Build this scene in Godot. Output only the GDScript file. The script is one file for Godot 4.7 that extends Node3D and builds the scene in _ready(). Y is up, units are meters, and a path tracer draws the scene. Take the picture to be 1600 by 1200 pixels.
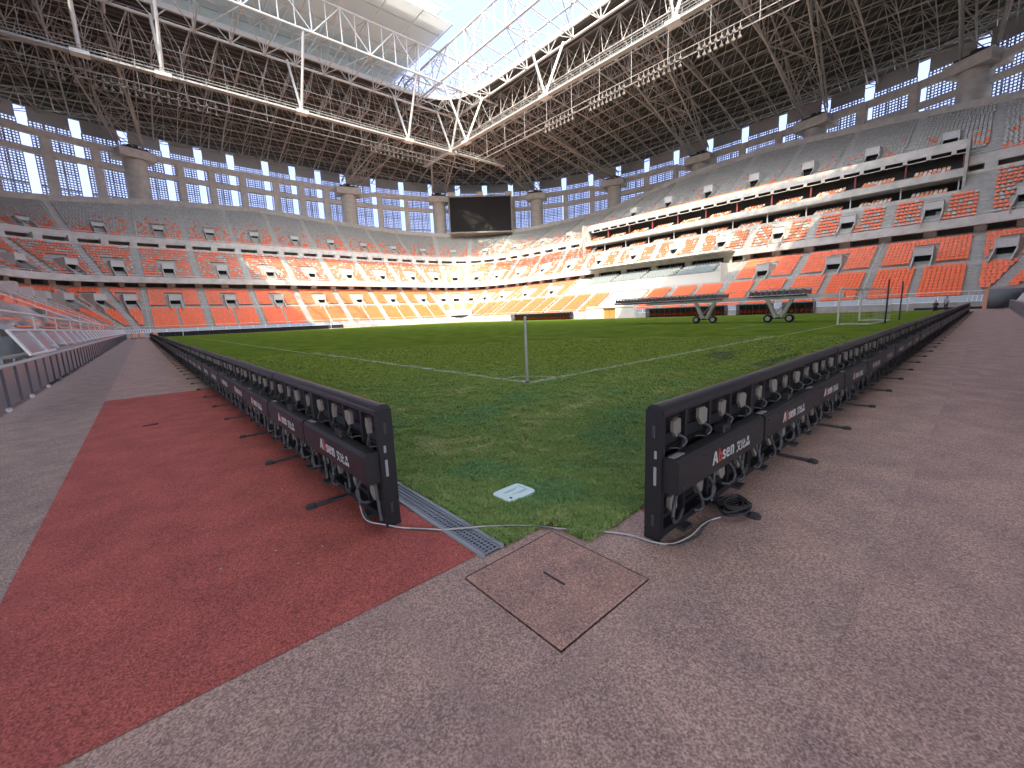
extends Node3D
# Football stadium seen from the corner of the pitch. World: corner flag at the origin, goal line along +X,
# touchline along -Z, y up, metres.

const CX := 34.0
const CZ := -52.5

var M := {}
var st_p: PackedVector2Array = []     # stations along the front of the stands: point
var st_n: PackedVector2Array = []     # outward direction
var NS := 0                           # number of stations (closed)
const SUB := 4
var DL: PackedFloat32Array = []
var DA: PackedFloat32Array = []
var DM: PackedFloat32Array = []
var DB: PackedFloat32Array = []
var DC: PackedFloat32Array = []
var DK: PackedFloat32Array = []
var HC: PackedFloat32Array = []
var rng := RandomNumberGenerator.new()

# ------------------------------------------------------------------ mesh building
class MB:
	var v: PackedVector3Array = []
	var n: PackedVector3Array = []
	var ix: PackedInt32Array = []
	func quad(a: Vector3, b: Vector3, c: Vector3, d: Vector3) -> void:
		# a b c d counter-clockwise seen from outside
		var nn := (b - a).cross(c - a)
		if nn.length_squared() < 1e-14:
			nn = (c - a).cross(d - a)
		nn = nn.normalized()
		var k := v.size()
		v.append(a); v.append(b); v.append(c); v.append(d)
		n.append(nn); n.append(nn); n.append(nn); n.append(nn)
		ix.append(k); ix.append(k + 2); ix.append(k + 1)
		ix.append(k); ix.append(k + 3); ix.append(k + 2)
	func tri(a: Vector3, b: Vector3, c: Vector3) -> void:
		var nn := (b - a).cross(c - a).normalized()
		var k := v.size()
		v.append(a); v.append(b); v.append(c)
		n.append(nn); n.append(nn); n.append(nn)
		ix.append(k); ix.append(k + 2); ix.append(k + 1)
	func hexa(p: Array) -> void:
		# p: 0-3 bottom counter-clockwise seen from above, 4-7 the same on top
		quad(p[3], p[2], p[1], p[0]); quad(p[4], p[5], p[6], p[7])
		for i in 4:
			var j := (i + 1) % 4
			quad(p[i], p[j], p[4 + j], p[4 + i])
	func obox(t: Transform3D, s: Vector3) -> void:
		var h := s * 0.5
		var p := []
		for y in [-1, 1]:
			for q in [[-1, 1], [1, 1], [1, -1], [-1, -1]]:
				p.append(t * Vector3(q[0] * h.x, y * h.y, q[1] * h.z))
		hexa(p)
	func box(c: Vector3, s: Vector3) -> void:
		obox(Transform3D(Basis(), c), s)
	func cbox(c: Vector3, s: Vector3, b: float) -> void:
		# box with chamfered vertical edges and top rim
		var h := s * 0.5
		var o := []
		for q in [[-1, 1, 0], [-1, 1, 1], [1, 1, 0], [1, 1, 1], [1, -1, 0], [1, -1, 1], [-1, -1, 0], [-1, -1, 1]]:
			pass
		var ring := [Vector2(-h.x + b, h.z), Vector2(h.x - b, h.z), Vector2(h.x, h.z - b), Vector2(h.x, -h.z + b), Vector2(h.x - b, -h.z), Vector2(-h.x + b, -h.z), Vector2(-h.x, -h.z + b), Vector2(-h.x, h.z - b)]
		var lv := []
		for e in [[-h.y, 1.0], [h.y - b, 1.0], [h.y, (h.x - b) / h.x]]:
			var r := []
			for q in ring:
				var sx: float = (h.x - b) / h.x if e[0] == h.y else 1.0
				var sz: float = (h.z - b) / h.z if e[0] == h.y else 1.0
				r.append(c + Vector3(q.x * sx, e[0], q.y * sz))
			lv.append(r)
		for k in 2:
			for i in 8:
				var j := (i + 1) % 8
				quad(lv[k][i], lv[k][j], lv[k + 1][j], lv[k + 1][i])
		for i in range(1, 7):
			tri(lv[2][0], lv[2][i], lv[2][i + 1])
			tri(lv[0][0], lv[0][i + 1], lv[0][i])
	func bar(a: Vector3, b: Vector3, w: float, h: float, up := Vector3.UP) -> void:
		var d := (b - a)
		var l := d.length()
		if l < 1e-5:
			return
		var z := d / l
		var x := up.cross(z)
		if x.length() < 1e-4:
			x = Vector3.RIGHT.cross(z)
		x = x.normalized()
		var y := z.cross(x)
		obox(Transform3D(Basis(x, y, z), (a + b) * 0.5), Vector3(w, h, l))
	func tube(a: Vector3, b: Vector3, r: float, sides := 6, r2 := -1.0, caps := false) -> void:
		if r2 < 0.0:
			r2 = r
		var d := b - a
		var l := d.length()
		if l < 1e-5:
			return
		var z := d / l
		var x := (Vector3.UP if absf(z.y) < 0.9 else Vector3.RIGHT).cross(z).normalized()
		var y := z.cross(x)
		var k := v.size()
		for i in sides:
			var w := TAU * i / sides
			var o := x * cos(w) + y * sin(w)
			v.append(a + o * r); n.append(o)
			v.append(b + o * r2); n.append(o)
		for i in sides:
			var j := (i + 1) % sides
			ix.append(k + 2 * i); ix.append(k + 2 * i + 1); ix.append(k + 2 * j)
			ix.append(k + 2 * j); ix.append(k + 2 * i + 1); ix.append(k + 2 * j + 1)
		if caps:
			for e in 2:
				var c0 := v.size()
				var nn := z * (1.0 if e else -1.0)
				for i in sides:
					v.append(v[k + 2 * i + e]); n.append(nn)
				for i in range(1, sides - 1):
					if e:
						ix.append(c0); ix.append(c0 + i + 1); ix.append(c0 + i)
					else:
						ix.append(c0); ix.append(c0 + i); ix.append(c0 + i + 1)
	func path(pts: Array, r: float, sides := 6) -> void:
		for i in pts.size() - 1:
			tube(pts[i], pts[i + 1], r, sides)
	func mesh() -> ArrayMesh:
		var m := ArrayMesh.new()
		if v.is_empty():
			return m
		var a := []
		a.resize(Mesh.ARRAY_MAX)
		a[Mesh.ARRAY_VERTEX] = v
		a[Mesh.ARRAY_NORMAL] = n
		a[Mesh.ARRAY_INDEX] = ix
		m.add_surface_from_arrays(Mesh.PRIMITIVE_TRIANGLES, a)
		return m

func thing(called: String, label: String, category: String, at := Vector3.ZERO, turn := 0.0, group := "") -> Node3D:
	var o := Node3D.new()
	o.name = called
	add_child(o, true)
	o.position = at
	o.rotation.y = turn
	o.set_meta("label", label)
	o.set_meta("category", category)
	if group:
		o.set_meta("group", group)
	return o

func part(parent: Node3D, called: String, mb, m: Material, kind := "", label := "") -> MeshInstance3D:
	var o := MeshInstance3D.new()
	o.name = called
	o.mesh = mb.mesh() if mb is MB else mb
	o.material_override = m
	parent.add_child(o, true)
	if kind:
		o.set_meta("kind", kind)
	if label:
		o.set_meta("label", label)
	return o

func struct(called: String, mb, m: Material, label := "") -> MeshInstance3D:
	var o := part(self, called, mb, m, "structure")
	if label:
		o.set_meta("label", label)
	return o

# ------------------------------------------------------------------ materials
func lin(r: float, g: float, b: float) -> Color:
	return Color(r, g, b).linear_to_srgb()

func noise_tex(freq: float, seed_: int, lo: Color, hi: Color, oct := 4, size := 512, typ := FastNoiseLite.TYPE_SIMPLEX_SMOOTH, mid := Color(0, 0, 0, 0)) -> NoiseTexture2D:
	var f := FastNoiseLite.new()
	f.seed = seed_
	f.noise_type = typ
	f.frequency = freq
	f.fractal_octaves = oct
	var t := NoiseTexture2D.new()
	t.width = size
	t.height = size
	t.seamless = true
	t.noise = f
	var g := Gradient.new()
	g.set_color(0, lo)
	g.set_color(1, hi)
	if mid.a > 0.0:
		g.add_point(0.5, mid)
	t.color_ramp = g
	return t

func mat(key: String, c: Color, rough := 0.8, metal := 0.0) -> StandardMaterial3D:
	var m := StandardMaterial3D.new()
	m.resource_name = key
	m.albedo_color = c
	m.roughness = rough
	m.metallic = metal
	M[key] = m
	return m

func speckle(m: StandardMaterial3D, tex: Texture2D, metres: float, detail: Texture2D = null, dmetres := 1.0) -> void:
	m.albedo_texture = tex
	m.uv1_triplanar = true
	m.uv1_world_triplanar = true
	m.uv1_scale = Vector3.ONE / metres
	if detail:
		m.detail_enabled = true
		m.detail_albedo = detail
		m.detail_blend_mode = BaseMaterial3D.BLEND_MODE_MUL
		m.detail_uv_layer = BaseMaterial3D.DETAIL_UV_2
		m.uv2_triplanar = true
		m.uv2_world_triplanar = true
		m.uv2_scale = Vector3.ONE / dmetres

func grey(a: float) -> Color:
	return Color(a, a, a)

func make_materials() -> void:
	var blot := noise_tex(0.012, 3, grey(0.84), grey(1.0), 5)
	var streak := noise_tex(0.03, 9, grey(0.9), grey(1.0), 4)
	speckle(mat("concrete", lin(0.53, 0.525, 0.495), 0.9), blot, 9.0, streak, 2.3)
	speckle(mat("fascia", lin(0.74, 0.72, 0.68), 0.75), blot, 14.0, streak, 3.1)
	speckle(mat("beige", lin(0.64, 0.59, 0.53), 0.85), blot, 12.0, streak, 3.0)
	speckle(mat("stairs", lin(0.54, 0.53, 0.50), 0.9), blot, 6.0)
	speckle(mat("hood", lin(0.62, 0.62, 0.61), 0.7), streak, 4.0)
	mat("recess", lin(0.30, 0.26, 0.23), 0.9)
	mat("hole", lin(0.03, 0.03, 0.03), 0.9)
	mat("grille", lin(0.12, 0.12, 0.13), 0.6)
	mat("steel_white", lin(0.55, 0.54, 0.52), 0.45)
	mat("catwalk", lin(0.30, 0.295, 0.28), 0.5)
	speckle(mat("roof_steel", lin(0.42, 0.39, 0.36), 0.5), blot, 11.0)
	mat("deck", lin(0.05, 0.047, 0.045), 0.8)
	mat("purlin", lin(0.12, 0.11, 0.102), 0.7)
	var mem := mat("membrane", lin(0.86, 0.87, 0.85), 0.7)
	mem.backlight_enabled = true
	mem.backlight = Color(1.0, 1.0, 0.98)
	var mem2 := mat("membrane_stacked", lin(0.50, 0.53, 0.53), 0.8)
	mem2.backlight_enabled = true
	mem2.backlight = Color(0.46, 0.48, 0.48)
	mat("spandrel", lin(0.36, 0.36, 0.36), 0.7)
	mat("louvre", lin(0.40, 0.45, 0.58), 0.6)
	mat("rail", lin(0.75, 0.75, 0.74), 0.35, 0.3)
	mat("screen", lin(0.012, 0.012, 0.013), 0.95)
	mat("screen_frame", lin(0.25, 0.24, 0.22), 0.6)
	mat("seat_orange", lin(0.88, 0.17, 0.058), 0.45)
	var sv := mat("seat_mixed", Color.WHITE, 0.45)
	sv.vertex_color_use_as_albedo = true
	mat("seat_grey", lin(0.22, 0.25, 0.25), 0.4)
	mat("seat_cream", lin(0.55, 0.50, 0.42), 0.45)
	mat("orange_band", lin(0.62, 0.26, 0.06), 0.6)
	mat("lamp_body", lin(0.16, 0.14, 0.12), 0.6)
	mat("suite_dark", lin(0.03, 0.03, 0.03), 0.5)
	mat("suite_pier", lin(0.25, 0.05, 0.05), 0.7)
	var gl := mat("glass", Color(0.75, 0.86, 0.9, 0.28), 0.05)
	gl.transparency = BaseMaterial3D.TRANSPARENCY_ALPHA
	mat("glazing", lin(0.22, 0.26, 0.32), 0.15)
	var gl2 := mat("glass_dark", Color(0.14, 0.17, 0.19, 0.75), 0.08)
	gl2.transparency = BaseMaterial3D.TRANSPARENCY_ALPHA
	# ground
	var grit := noise_tex(0.33, 21, grey(0.50), grey(1.0), 2, 1024, FastNoiseLite.TYPE_VALUE)
	var wear := noise_tex(0.014, 5, Color(0.84, 0.85, 0.87), Color(1.0, 0.99, 0.97), 8, 1024)
	var tm := mat("track_maroon", lin(0.68, 0.475, 0.41), 1.0)
	speckle(tm, wear, 9.0, grit, 2.3)
	var tr := mat("track_red", lin(0.66, 0.185, 0.16), 1.0)
	speckle(tr, wear, 8.0, grit, 2.1)
	var tmb := mat("track_lid", lin(0.67, 0.42, 0.35), 1.0)
	var tg := mat("track_grey", lin(0.55, 0.42, 0.37), 1.0)
	speckle(tg, wear, 7.0, grit, 2.3)
	var ts := mat("track_side", lin(0.66, 0.45, 0.39), 1.0)
	speckle(ts, wear, 9.5, grit, 2.2)
	speckle(tmb, wear, 4.0, grit, 2.2)
	for m in [tm, tr, tmb, tg, ts]:
		m.metallic_specular = 0.2
		var h := noise_tex(0.33, 21, grey(0.0), grey(1.0), 2, 1024, FastNoiseLite.TYPE_VALUE)
		m.heightmap_enabled = true
		m.heightmap_texture = h
		m.heightmap_scale = 0.2
	var g1 := noise_tex(0.010, 31, Color(0.70, 0.78, 0.75), Color(1.0, 1.0, 0.86), 6, 1024)
	var g2 := noise_tex(0.22, 33, grey(0.55), grey(1.0), 4, 1024)
	speckle(mat("grass", lin(0.25, 0.325, 0.055), 1.0), g1, 23.0, g2, 1.6)
	M.grass.metallic_specular = 0.0
	var bl := mat("blade", Color.WHITE, 0.75)
	bl.vertex_color_use_as_albedo = true
	bl.metallic_specular = 0.05
	bl.backlight_enabled = true
	bl.backlight = Color(0.2, 0.25, 0.08)
	speckle(mat("paint_line", lin(0.34, 0.40, 0.26), 0.85), noise_tex(0.12, 41, Color(0.45, 0.6, 0.4), Color(1, 1, 1), 4), 1.3)
	mat("outside", lin(0.22, 0.22, 0.20), 0.95)
	mat("drain", lin(0.17, 0.19, 0.21), 0.5, 0.4)
	mat("drain_edge", lin(0.22, 0.24, 0.26), 0.7, 0.2)
	# perimeter boards
	speckle(mat("board_black", lin(0.007, 0.007, 0.008), 0.5), streak, 1.2)
	mat("board_face", lin(0.006, 0.006, 0.007), 0.6)
	mat("pad", lin(0.014, 0.013, 0.014), 0.4)
	speckle(mat("box_black", lin(0.012, 0.011, 0.012), 0.45), streak, 0.8)
	mat("fan", lin(0.15, 0.135, 0.115), 0.6)
	mat("cable", lin(0.035, 0.037, 0.04), 0.6)
	mat("cable_grey", lin(0.30, 0.30, 0.30), 0.5)
	mat("foot", lin(0.035, 0.037, 0.042), 0.55, 0.2)
	mat("rubber", lin(0.014, 0.014, 0.016), 0.7)
	mat("print_white", lin(0.34, 0.34, 0.34), 0.6)
	mat("print_red", lin(0.34, 0.04, 0.025), 0.6)
	mat("sticker", lin(0.24, 0.25, 0.25), 0.5)
	mat("lid_plastic", lin(0.50, 0.66, 0.66), 0.6)
	mat("lid_mark", lin(0.30, 0.42, 0.42), 0.7)
	mat("galvanised", lin(0.38, 0.37, 0.38), 0.45, 0.6)
	mat("galv_rib", lin(0.16, 0.15, 0.17), 0.6, 0.3)
	mat("frame_grey", lin(0.30, 0.31, 0.33), 0.4, 0.5)
	mat("goal_white", lin(0.80, 0.80, 0.78), 0.4)
	mat("net", lin(0.60, 0.58, 0.54), 0.8)
	mat("pole_blue", lin(0.03, 0.03, 0.08), 0.4)
	mat("flag_pole", lin(0.30, 0.30, 0.29), 0.5)
	mat("rig_white", lin(0.66, 0.67, 0.67), 0.45)
	mat("rig_grey", lin(0.42, 0.42, 0.42), 0.45, 0.3)
	mat("rig_lamp", lin(0.26, 0.26, 0.265), 0.5, 0.3)
	mat("tyre", lin(0.02, 0.02, 0.02), 0.85)
	mat("dugout", lin(0.05, 0.055, 0.06), 0.4)
	mat("bench_orange", lin(0.62, 0.09, 0.03), 0.5)
	mat("gold", lin(0.36, 0.24, 0.07), 0.5)
	mat("white_wall", lin(0.58, 0.56, 0.52), 0.7)
	mat("bollard", lin(0.72, 0.36, 0.22), 0.6)
	mat("skin", lin(0.30, 0.16, 0.10), 0.6)
	mat("shirt_pale", lin(0.42, 0.48, 0.56), 0.8)
	mat("shirt_dark", lin(0.05, 0.05, 0.06), 0.8)
	mat("trousers", lin(0.035, 0.035, 0.045), 0.8)
	mat("debris", lin(0.08, 0.02, 0.02), 0.9)

# ------------------------------------------------------------------ plan of the bowl
func se_dist(p: Vector2, d: Vector2, a: float, b: float, n: float) -> float:
	var lo := 0.0
	var hi := 160.0
	for k in 40:
		var m := (lo + hi) * 0.5
		var q := p + d * m
		if pow(absf(q.x - CX) / a, n) + pow(absf(q.y - CZ) / b, n) < 1.0:
			lo = m
		else:
			hi = m
	return lo

const RIM := [[-180.0, 44.0], [-160.0, 39.0], [-140.0, 34.0], [-124.0, 33.2], [-118.0, 34.7], [-108.0, 37.3], [-94.0, 38.7], [-80.0, 37.3], [-66.0, 35.7], [-56.0, 35.1], [-42.0, 35.9], [-21.0, 39.0], [-14.0, 41.4], [-8.0, 43.3], [-2.0, 44.3], [8.0, 45.0], [16.0, 43.7], [23.0, 42.3], [29.0, 40.4], [34.0, 38.4], [45.0, 36.0], [60.0, 35.4], [90.0, 38.7], [120.0, 35.4], [140.0, 36.0], [160.0, 40.0], [180.0, 44.0]]
func rim_h(x: float, z: float) -> float:
	var th := rad_to_deg(atan2((z - CZ) / 100.0, (x - CX) / 98.0))
	for i in RIM.size() - 1:
		if th <= RIM[i + 1][0]:
			var f: float = (th - RIM[i][0]) / (RIM[i + 1][0] - RIM[i][0])
			return lerpf(RIM[i][1], RIM[i + 1][1], f)
	return 40.0

func make_plan() -> void:
	var seg := []
	# right side, far corner, far end, far-left corner, left side, near corner, near end, near-right corner
	var steps := SUB
	for k in 10 * steps:
		seg.append([Vector2(77, 5.0 - 11.5 * k / steps), Vector2(1, 0)])
	for k in 4 * steps:
		var w := PI / 2 * k / (4.0 * steps)
		seg.append([Vector2(73, -110) + Vector2(cos(w), -sin(w)) * 4.0, Vector2(cos(w), -sin(w))])
	for k in 7 * steps:
		seg.append([Vector2(73 - 78.0 / 7 * k / steps, -114), Vector2(0, -1)])
	for k in 4 * steps:
		var w := PI / 2 * k / (4.0 * steps)
		seg.append([Vector2(-5, -110) + Vector2(-sin(w), -cos(w)) * 4.0, Vector2(-sin(w), -cos(w))])
	for k in 10 * steps:
		seg.append([Vector2(-9, -110 + 11.5 * k / steps), Vector2(-1, 0)])
	for k in 4 * steps:
		var w := PI / 2 * k / (4.0 * steps)
		seg.append([Vector2(-5, 5) + Vector2(-cos(w), sin(w)) * 4.0, Vector2(-cos(w), sin(w))])
	for k in 7 * steps:
		seg.append([Vector2(-5 + 78.0 / 7 * k / steps, 9), Vector2(0, 1)])
	for k in 4 * steps:
		var w := PI / 2 * k / (4.0 * steps)
		seg.append([Vector2(73, 5) + Vector2(sin(w), cos(w)) * 4.0, Vector2(sin(w), cos(w))])
	for s in seg:
		st_p.append(s[0])
		st_n.append(s[1])
		DL.append(se_dist(s[0], s[1], 61.5, 75.0, 8.0))
		DA.append(se_dist(s[0], s[1], 60.0, 73.0, 8.0))
		DM.append(se_dist(s[0], s[1], 68.5, 84.0, 6.8))
		DB.append(se_dist(s[0], s[1], 69.0, 85.0, 6.8))
		DC.append(se_dist(s[0], s[1], 98.0, 100.0, 2.7))
		DK.append(se_dist(s[0], s[1], 105.0, 104.0, 2.6))
		var q: Vector2 = s[0] + s[1] * DC[DC.size() - 1]
		HC.append(rim_h(q.x, q.y))
	NS = st_p.size()

func pt(i: int, d: float, h: float) -> Vector3:
	i = posmod(i, NS)
	return Vector3(st_p[i].x + st_n[i].x * d, h, st_p[i].y + st_n[i].y * d)

func ptf(s: float, da: PackedFloat32Array, f0: float, add: float, h: float) -> Vector3:
	# point at a fractional station; distance = da * f0 + add
	var i := int(floor(s))
	var u := s - i
	var j := posmod(i + 1, NS)
	i = posmod(i, NS)
	return pt(i, da[i] * f0 + add, h).lerp(pt(j, da[j] * f0 + add, h), u)

# a swept ring wall: profile points [d, h] per station through a callable, joined as quads
func sweep(mb: MB, i0: int, i1: int, prof: Callable) -> void:
	var a: Array = prof.call(posmod(i0, NS))
	for i in range(i0, i1):
		var b: Array = prof.call(posmod(i + 1, NS))
		for k in a.size() - 1:
			mb.quad(pt(i, a[k].x, a[k].y), pt(i, a[k + 1].x, a[k + 1].y), pt(i + 1, b[k + 1].x, b[k + 1].y), pt(i + 1, b[k].x, b[k].y))
		a = b

# ------------------------------------------------------------------ tiers
# profile functions give (d, h) of a row in each tier
const SUITE0 := 1      # stations between which the hospitality boxes replace the back of the middle tier
const SUITE1 := 29
const LOW_ROWS := 10
const UPP_ROWS := 8
func low_row(i: int, r: float) -> Vector2:      # r 0..10 lower block
	return Vector2(DL[i] * (0.06 + 0.044 * r), 1.55 + 0.47 * r)
func upp_row(i: int, r: float) -> Vector2:      # r 0..8 upper block
	return Vector2(DL[i] * (0.58 + 0.0475 * r), 6.95 + 0.52 * r)
const MID_ROWS := 13
func mid_row(i: int, r: float) -> Vector2:
	return Vector2(lerpf(DA[i] + 0.5, DM[i], r / MID_ROWS), lerpf(13.3, 22.0, r / MID_ROWS))
const TOP_ROWS := 24
func top_row(i: int, r: float) -> Vector2:
	var f := r / TOP_ROWS
	return Vector2(lerpf(DB[i] + 0.5, DC[i], f), lerpf(24.2, HC[i] - 1.0, f * (0.92 + 0.08 * f)))

func steps_profile(rowf: Callable, i: int, rows: int) -> Array:
	var out := []
	for r in rows:
		var a: Vector2 = rowf.call(i, float(r))
		var b: Vector2 = rowf.call(i, float(r + 1))
		out.append(Vector2(a.x, a.y))
		out.append(Vector2(b.x, a.y))
	var e: Vector2 = rowf.call(i, float(rows))
	out.append(Vector2(e.x, e.y))
	return out

var seat_mesh: ArrayMesh
var seat_lists := {"lower": [], "middle": [], "upper": []}   # [transform, colour]
var seat_far: ArrayMesh

func make_seat_mesh(simple: bool) -> ArrayMesh:
	# a moulded shell: seat pan with rolled front edge, back that leans and narrows
	var mb := MB.new()
	var prof := [Vector2(0.24, 0.30), Vector2(0.27, 0.40), Vector2(0.20, 0.43), Vector2(-0.12, 0.40), Vector2(-0.20, 0.46), Vector2(-0.25, 0.66), Vector2(-0.29, 0.82)]
	var wid := [0.40, 0.44, 0.45, 0.44, 0.45, 0.45, 0.36]
	if simple:
		prof = [Vector2(0.26, 0.36), Vector2(0.20, 0.43), Vector2(-0.18, 0.42), Vector2(-0.28, 0.82)]
		wid = [0.44, 0.45, 0.45, 0.40]
	for k in prof.size() - 1:
		var w0: float = wid[k] * 0.5
		var w1: float = wid[k + 1] * 0.5
		mb.quad(Vector3(-w0, prof[k].y, prof[k].x), Vector3(w0, prof[k].y, prof[k].x), Vector3(w1, prof[k + 1].y, prof[k + 1].x), Vector3(-w1, prof[k + 1].y, prof[k + 1].x))
	if not simple:
		# back of the shell, 3 cm behind
		var o := Vector3(0, 0, -0.035)
		for k in range(4, 6):
			var w0: float = wid[k] * 0.5
			var w1: float = wid[k + 1] * 0.5
			mb.quad(Vector3(w0, prof[k].y, prof[k].x) + o, Vector3(-w0, prof[k].y, prof[k].x) + o, Vector3(-w1, prof[k + 1].y, prof[k + 1].x) + o, Vector3(w1, prof[k + 1].y, prof[k + 1].x) + o)
			mb.quad(Vector3(-w1, prof[k + 1].y, prof[k + 1].x), Vector3(-w0, prof[k].y, prof[k].x), Vector3(-w0, prof[k].y, prof[k].x) + o, Vector3(-w1, prof[k + 1].y, prof[k + 1].x) + o)
			mb.quad(Vector3(w0, prof[k].y, prof[k].x), Vector3(w1, prof[k + 1].y, prof[k + 1].x), Vector3(w1, prof[k + 1].y, prof[k + 1].x) + o, Vector3(w0, prof[k].y, prof[k].x) + o)
		mb.quad(Vector3(-0.18, 0.82, -0.29), Vector3(0.18, 0.82, -0.29), Vector3(0.18, 0.82, -0.325), Vector3(-0.18, 0.82, -0.325))
		mb.box(Vector3(0, 0.2, -0.05), Vector3(0.06, 0.4, 0.08))
	return mb.mesh()

func seat_row(list: Array, s0: float, s1: float, rowf: Callable, r: float, gap: float, pitch: float, skip: Array, colf: Callable, d_add := 0.28) -> void:
	# seats along one row between stations s0 and s1, metres of gap at both ends; skip: [centre fraction, half width] ranges
	var pts := []
	var tot := 0.0
	var acc := [0.0]
	var n := int(round(s1 - s0))
	for k in n + 1:
		var i := posmod(int(s0) + k, NS)
		var q: Vector2 = rowf.call(i, r)
		pts.append(pt(i, q.x + d_add, q.y))
		if k > 0:
			tot += pts[k].distance_to(pts[k - 1])
			acc.append(tot)
	var usable := tot - 2.0 * gap
	if usable < 0.5:
		return
	var cnt := int(floor(usable / pitch))
	var x := gap + (usable - (cnt - 1) * pitch) * 0.5
	var k := 0
	for c in cnt:
		while k < n - 1 and acc[k + 1] < x:
			k += 1
		var ok := true
		for sk in skip:
			if absf(x - tot * sk[0]) < sk[1]:
				ok = false
		if ok:
			var u: float = (x - acc[k]) / maxf(acc[k + 1] - acc[k], 0.001)
			var p: Vector3 = pts[k].lerp(pts[k + 1], u)
			var i := posmod(int(s0) + k, NS)
			var nn := st_n[i].lerp(st_n[posmod(i + 1, NS)], u)
			# seat faces inwards: local +z = -outward
			var ang := atan2(-nn.x, -nn.y)
			list.append([Transform3D(Basis(Vector3.UP, ang), p), colf.call(r), r, s0])
		x += pitch

const ORANGE := Color(0.88, 0.17, 0.058)
const GREY_SEAT := Color(0.41, 0.405, 0.38)

func col_lower(_r: float) -> Color:
	var v := rng.randf_range(0.9, 1.06)
	return Color(ORANGE.r * v, ORANGE.g * v, ORANGE.b * v)
func col_middle(_r: float) -> Color:
	return col_lower(0) if rng.randf() < 0.74 else GREY_SEAT * rng.randf_range(0.85, 1.15)
func col_upper(r: float) -> Color:
	var p := clampf(0.66 - 0.042 * r, 0.0, 1.0)
	return col_lower(0) if rng.randf() < p else GREY_SEAT * rng.randf_range(0.9, 1.1)

func terrace_height_point(rowf: Callable, i: int, r: float) -> Vector3:
	var q: Vector2 = rowf.call(posmod(i, NS), r)
	return pt(i, q.x, q.y)

func vomitory(parent: Node3D, s: float, rowf: Callable, r0: float, r1: float, w: float, called := "vomitory") -> void:
	# a hooded exit: front wall with a dark doorway standing at row r0, flat top running back into row r1
	var i := int(floor(s))
	var u := s - i
	var a: Vector2 = (rowf.call(posmod(i, NS), r0) as Vector2).lerp(rowf.call(posmod(i + 1, NS), r0), u)
	var b: Vector2 = (rowf.call(posmod(i, NS), r1) as Vector2).lerp(rowf.call(posmod(i + 1, NS), r1), u)
	var base := pt(i, a.x, a.y).lerp(pt(i + 1, a.x, a.y), u)
	var back := pt(i, b.x + 0.6, b.y).lerp(pt(i + 1, b.x + 0.6, b.y), u)
	var outd := Vector3(back.x - base.x, 0, back.z - base.z)
	var depth := outd.length()
	outd = outd.normalized()
	var side := Vector3.UP.cross(outd)
	var top := b.y - a.y + 0.3
	var o := Node3D.new()
	o.name = called
	parent.add_child(o, true)
	o.transform = Transform3D(Basis(side, Vector3.UP, outd), base)
	var mb := MB.new()
	var t := 0.16
	var h := w * 0.5
	# side walls, roof, lintel
	mb.box(Vector3(-h + t / 2, top / 2 - 0.2, depth / 2), Vector3(t, top + 0.4, depth))
	mb.box(Vector3(h - t / 2, top / 2 - 0.2, depth / 2), Vector3(t, top + 0.4, depth))
	mb.box(Vector3(0, top + 0.06, depth / 2), Vector3(w + 0.01, 0.12, depth + 0.02))
	var door := minf(1.9, top * 0.5)
	mb.box(Vector3(0, (door + top) / 2, 0.16), Vector3(w - 2 * t, top - door, 0.2))
	part(o, "hood", mb, M.hood)
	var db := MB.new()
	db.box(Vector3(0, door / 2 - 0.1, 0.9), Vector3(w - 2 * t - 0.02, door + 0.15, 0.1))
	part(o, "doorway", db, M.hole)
	# sloping wing walls that run down beside the steps
	for sgn in [-1, 1]:
		var wm := MB.new()
		var x0: float = sgn * (h + 0.02)
		var x1: float = sgn * (h - 0.16)
		var pa := Vector3(x0, -1.4, -2.3); var pb := Vector3(x0, -1.0, 0); var pc := Vector3(x0, 1.05, 0); var pd := Vector3(x0, -0.55, -2.3)
		var dx := Vector3(x1 - x0, 0, 0)
		wm.hexa([pa, pa + dx, pb + dx, pb, pd, pd + dx, pc + dx, pc] if sgn < 0 else [pa + dx, pa, pb, pb + dx, pd + dx, pd, pc, pc + dx])
		part(o, "wing_wall", wm, M.concrete)

func stair_mesh(s: int, rowf: Callable, rows: int, w: float) -> MB:
	# half steps up an aisle
	var mb := MB.new()
	var i := posmod(s, NS)
	for r in rows:
		var a: Vector2 = rowf.call(i, float(r))
		var b: Vector2 = rowf.call(i, float(r + 1))
		var m0 := (a.x + b.x) * 0.5
		var p := pt(i, (m0 + b.x) * 0.5, (a.y + b.y) * 0.5 - (b.y - a.y) * 0.25)
		var outd := Vector3(st_n[i].x, 0, st_n[i].y)
		mb.obox(Transform3D(Basis(Vector3.UP.cross(outd), Vector3.UP, outd), p), Vector3(w, (b.y - a.y) * 0.5, (b.x - m0)))
	return mb

func in_view_bay(b: int) -> bool:
	return b <= 34 or b >= 45

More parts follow.
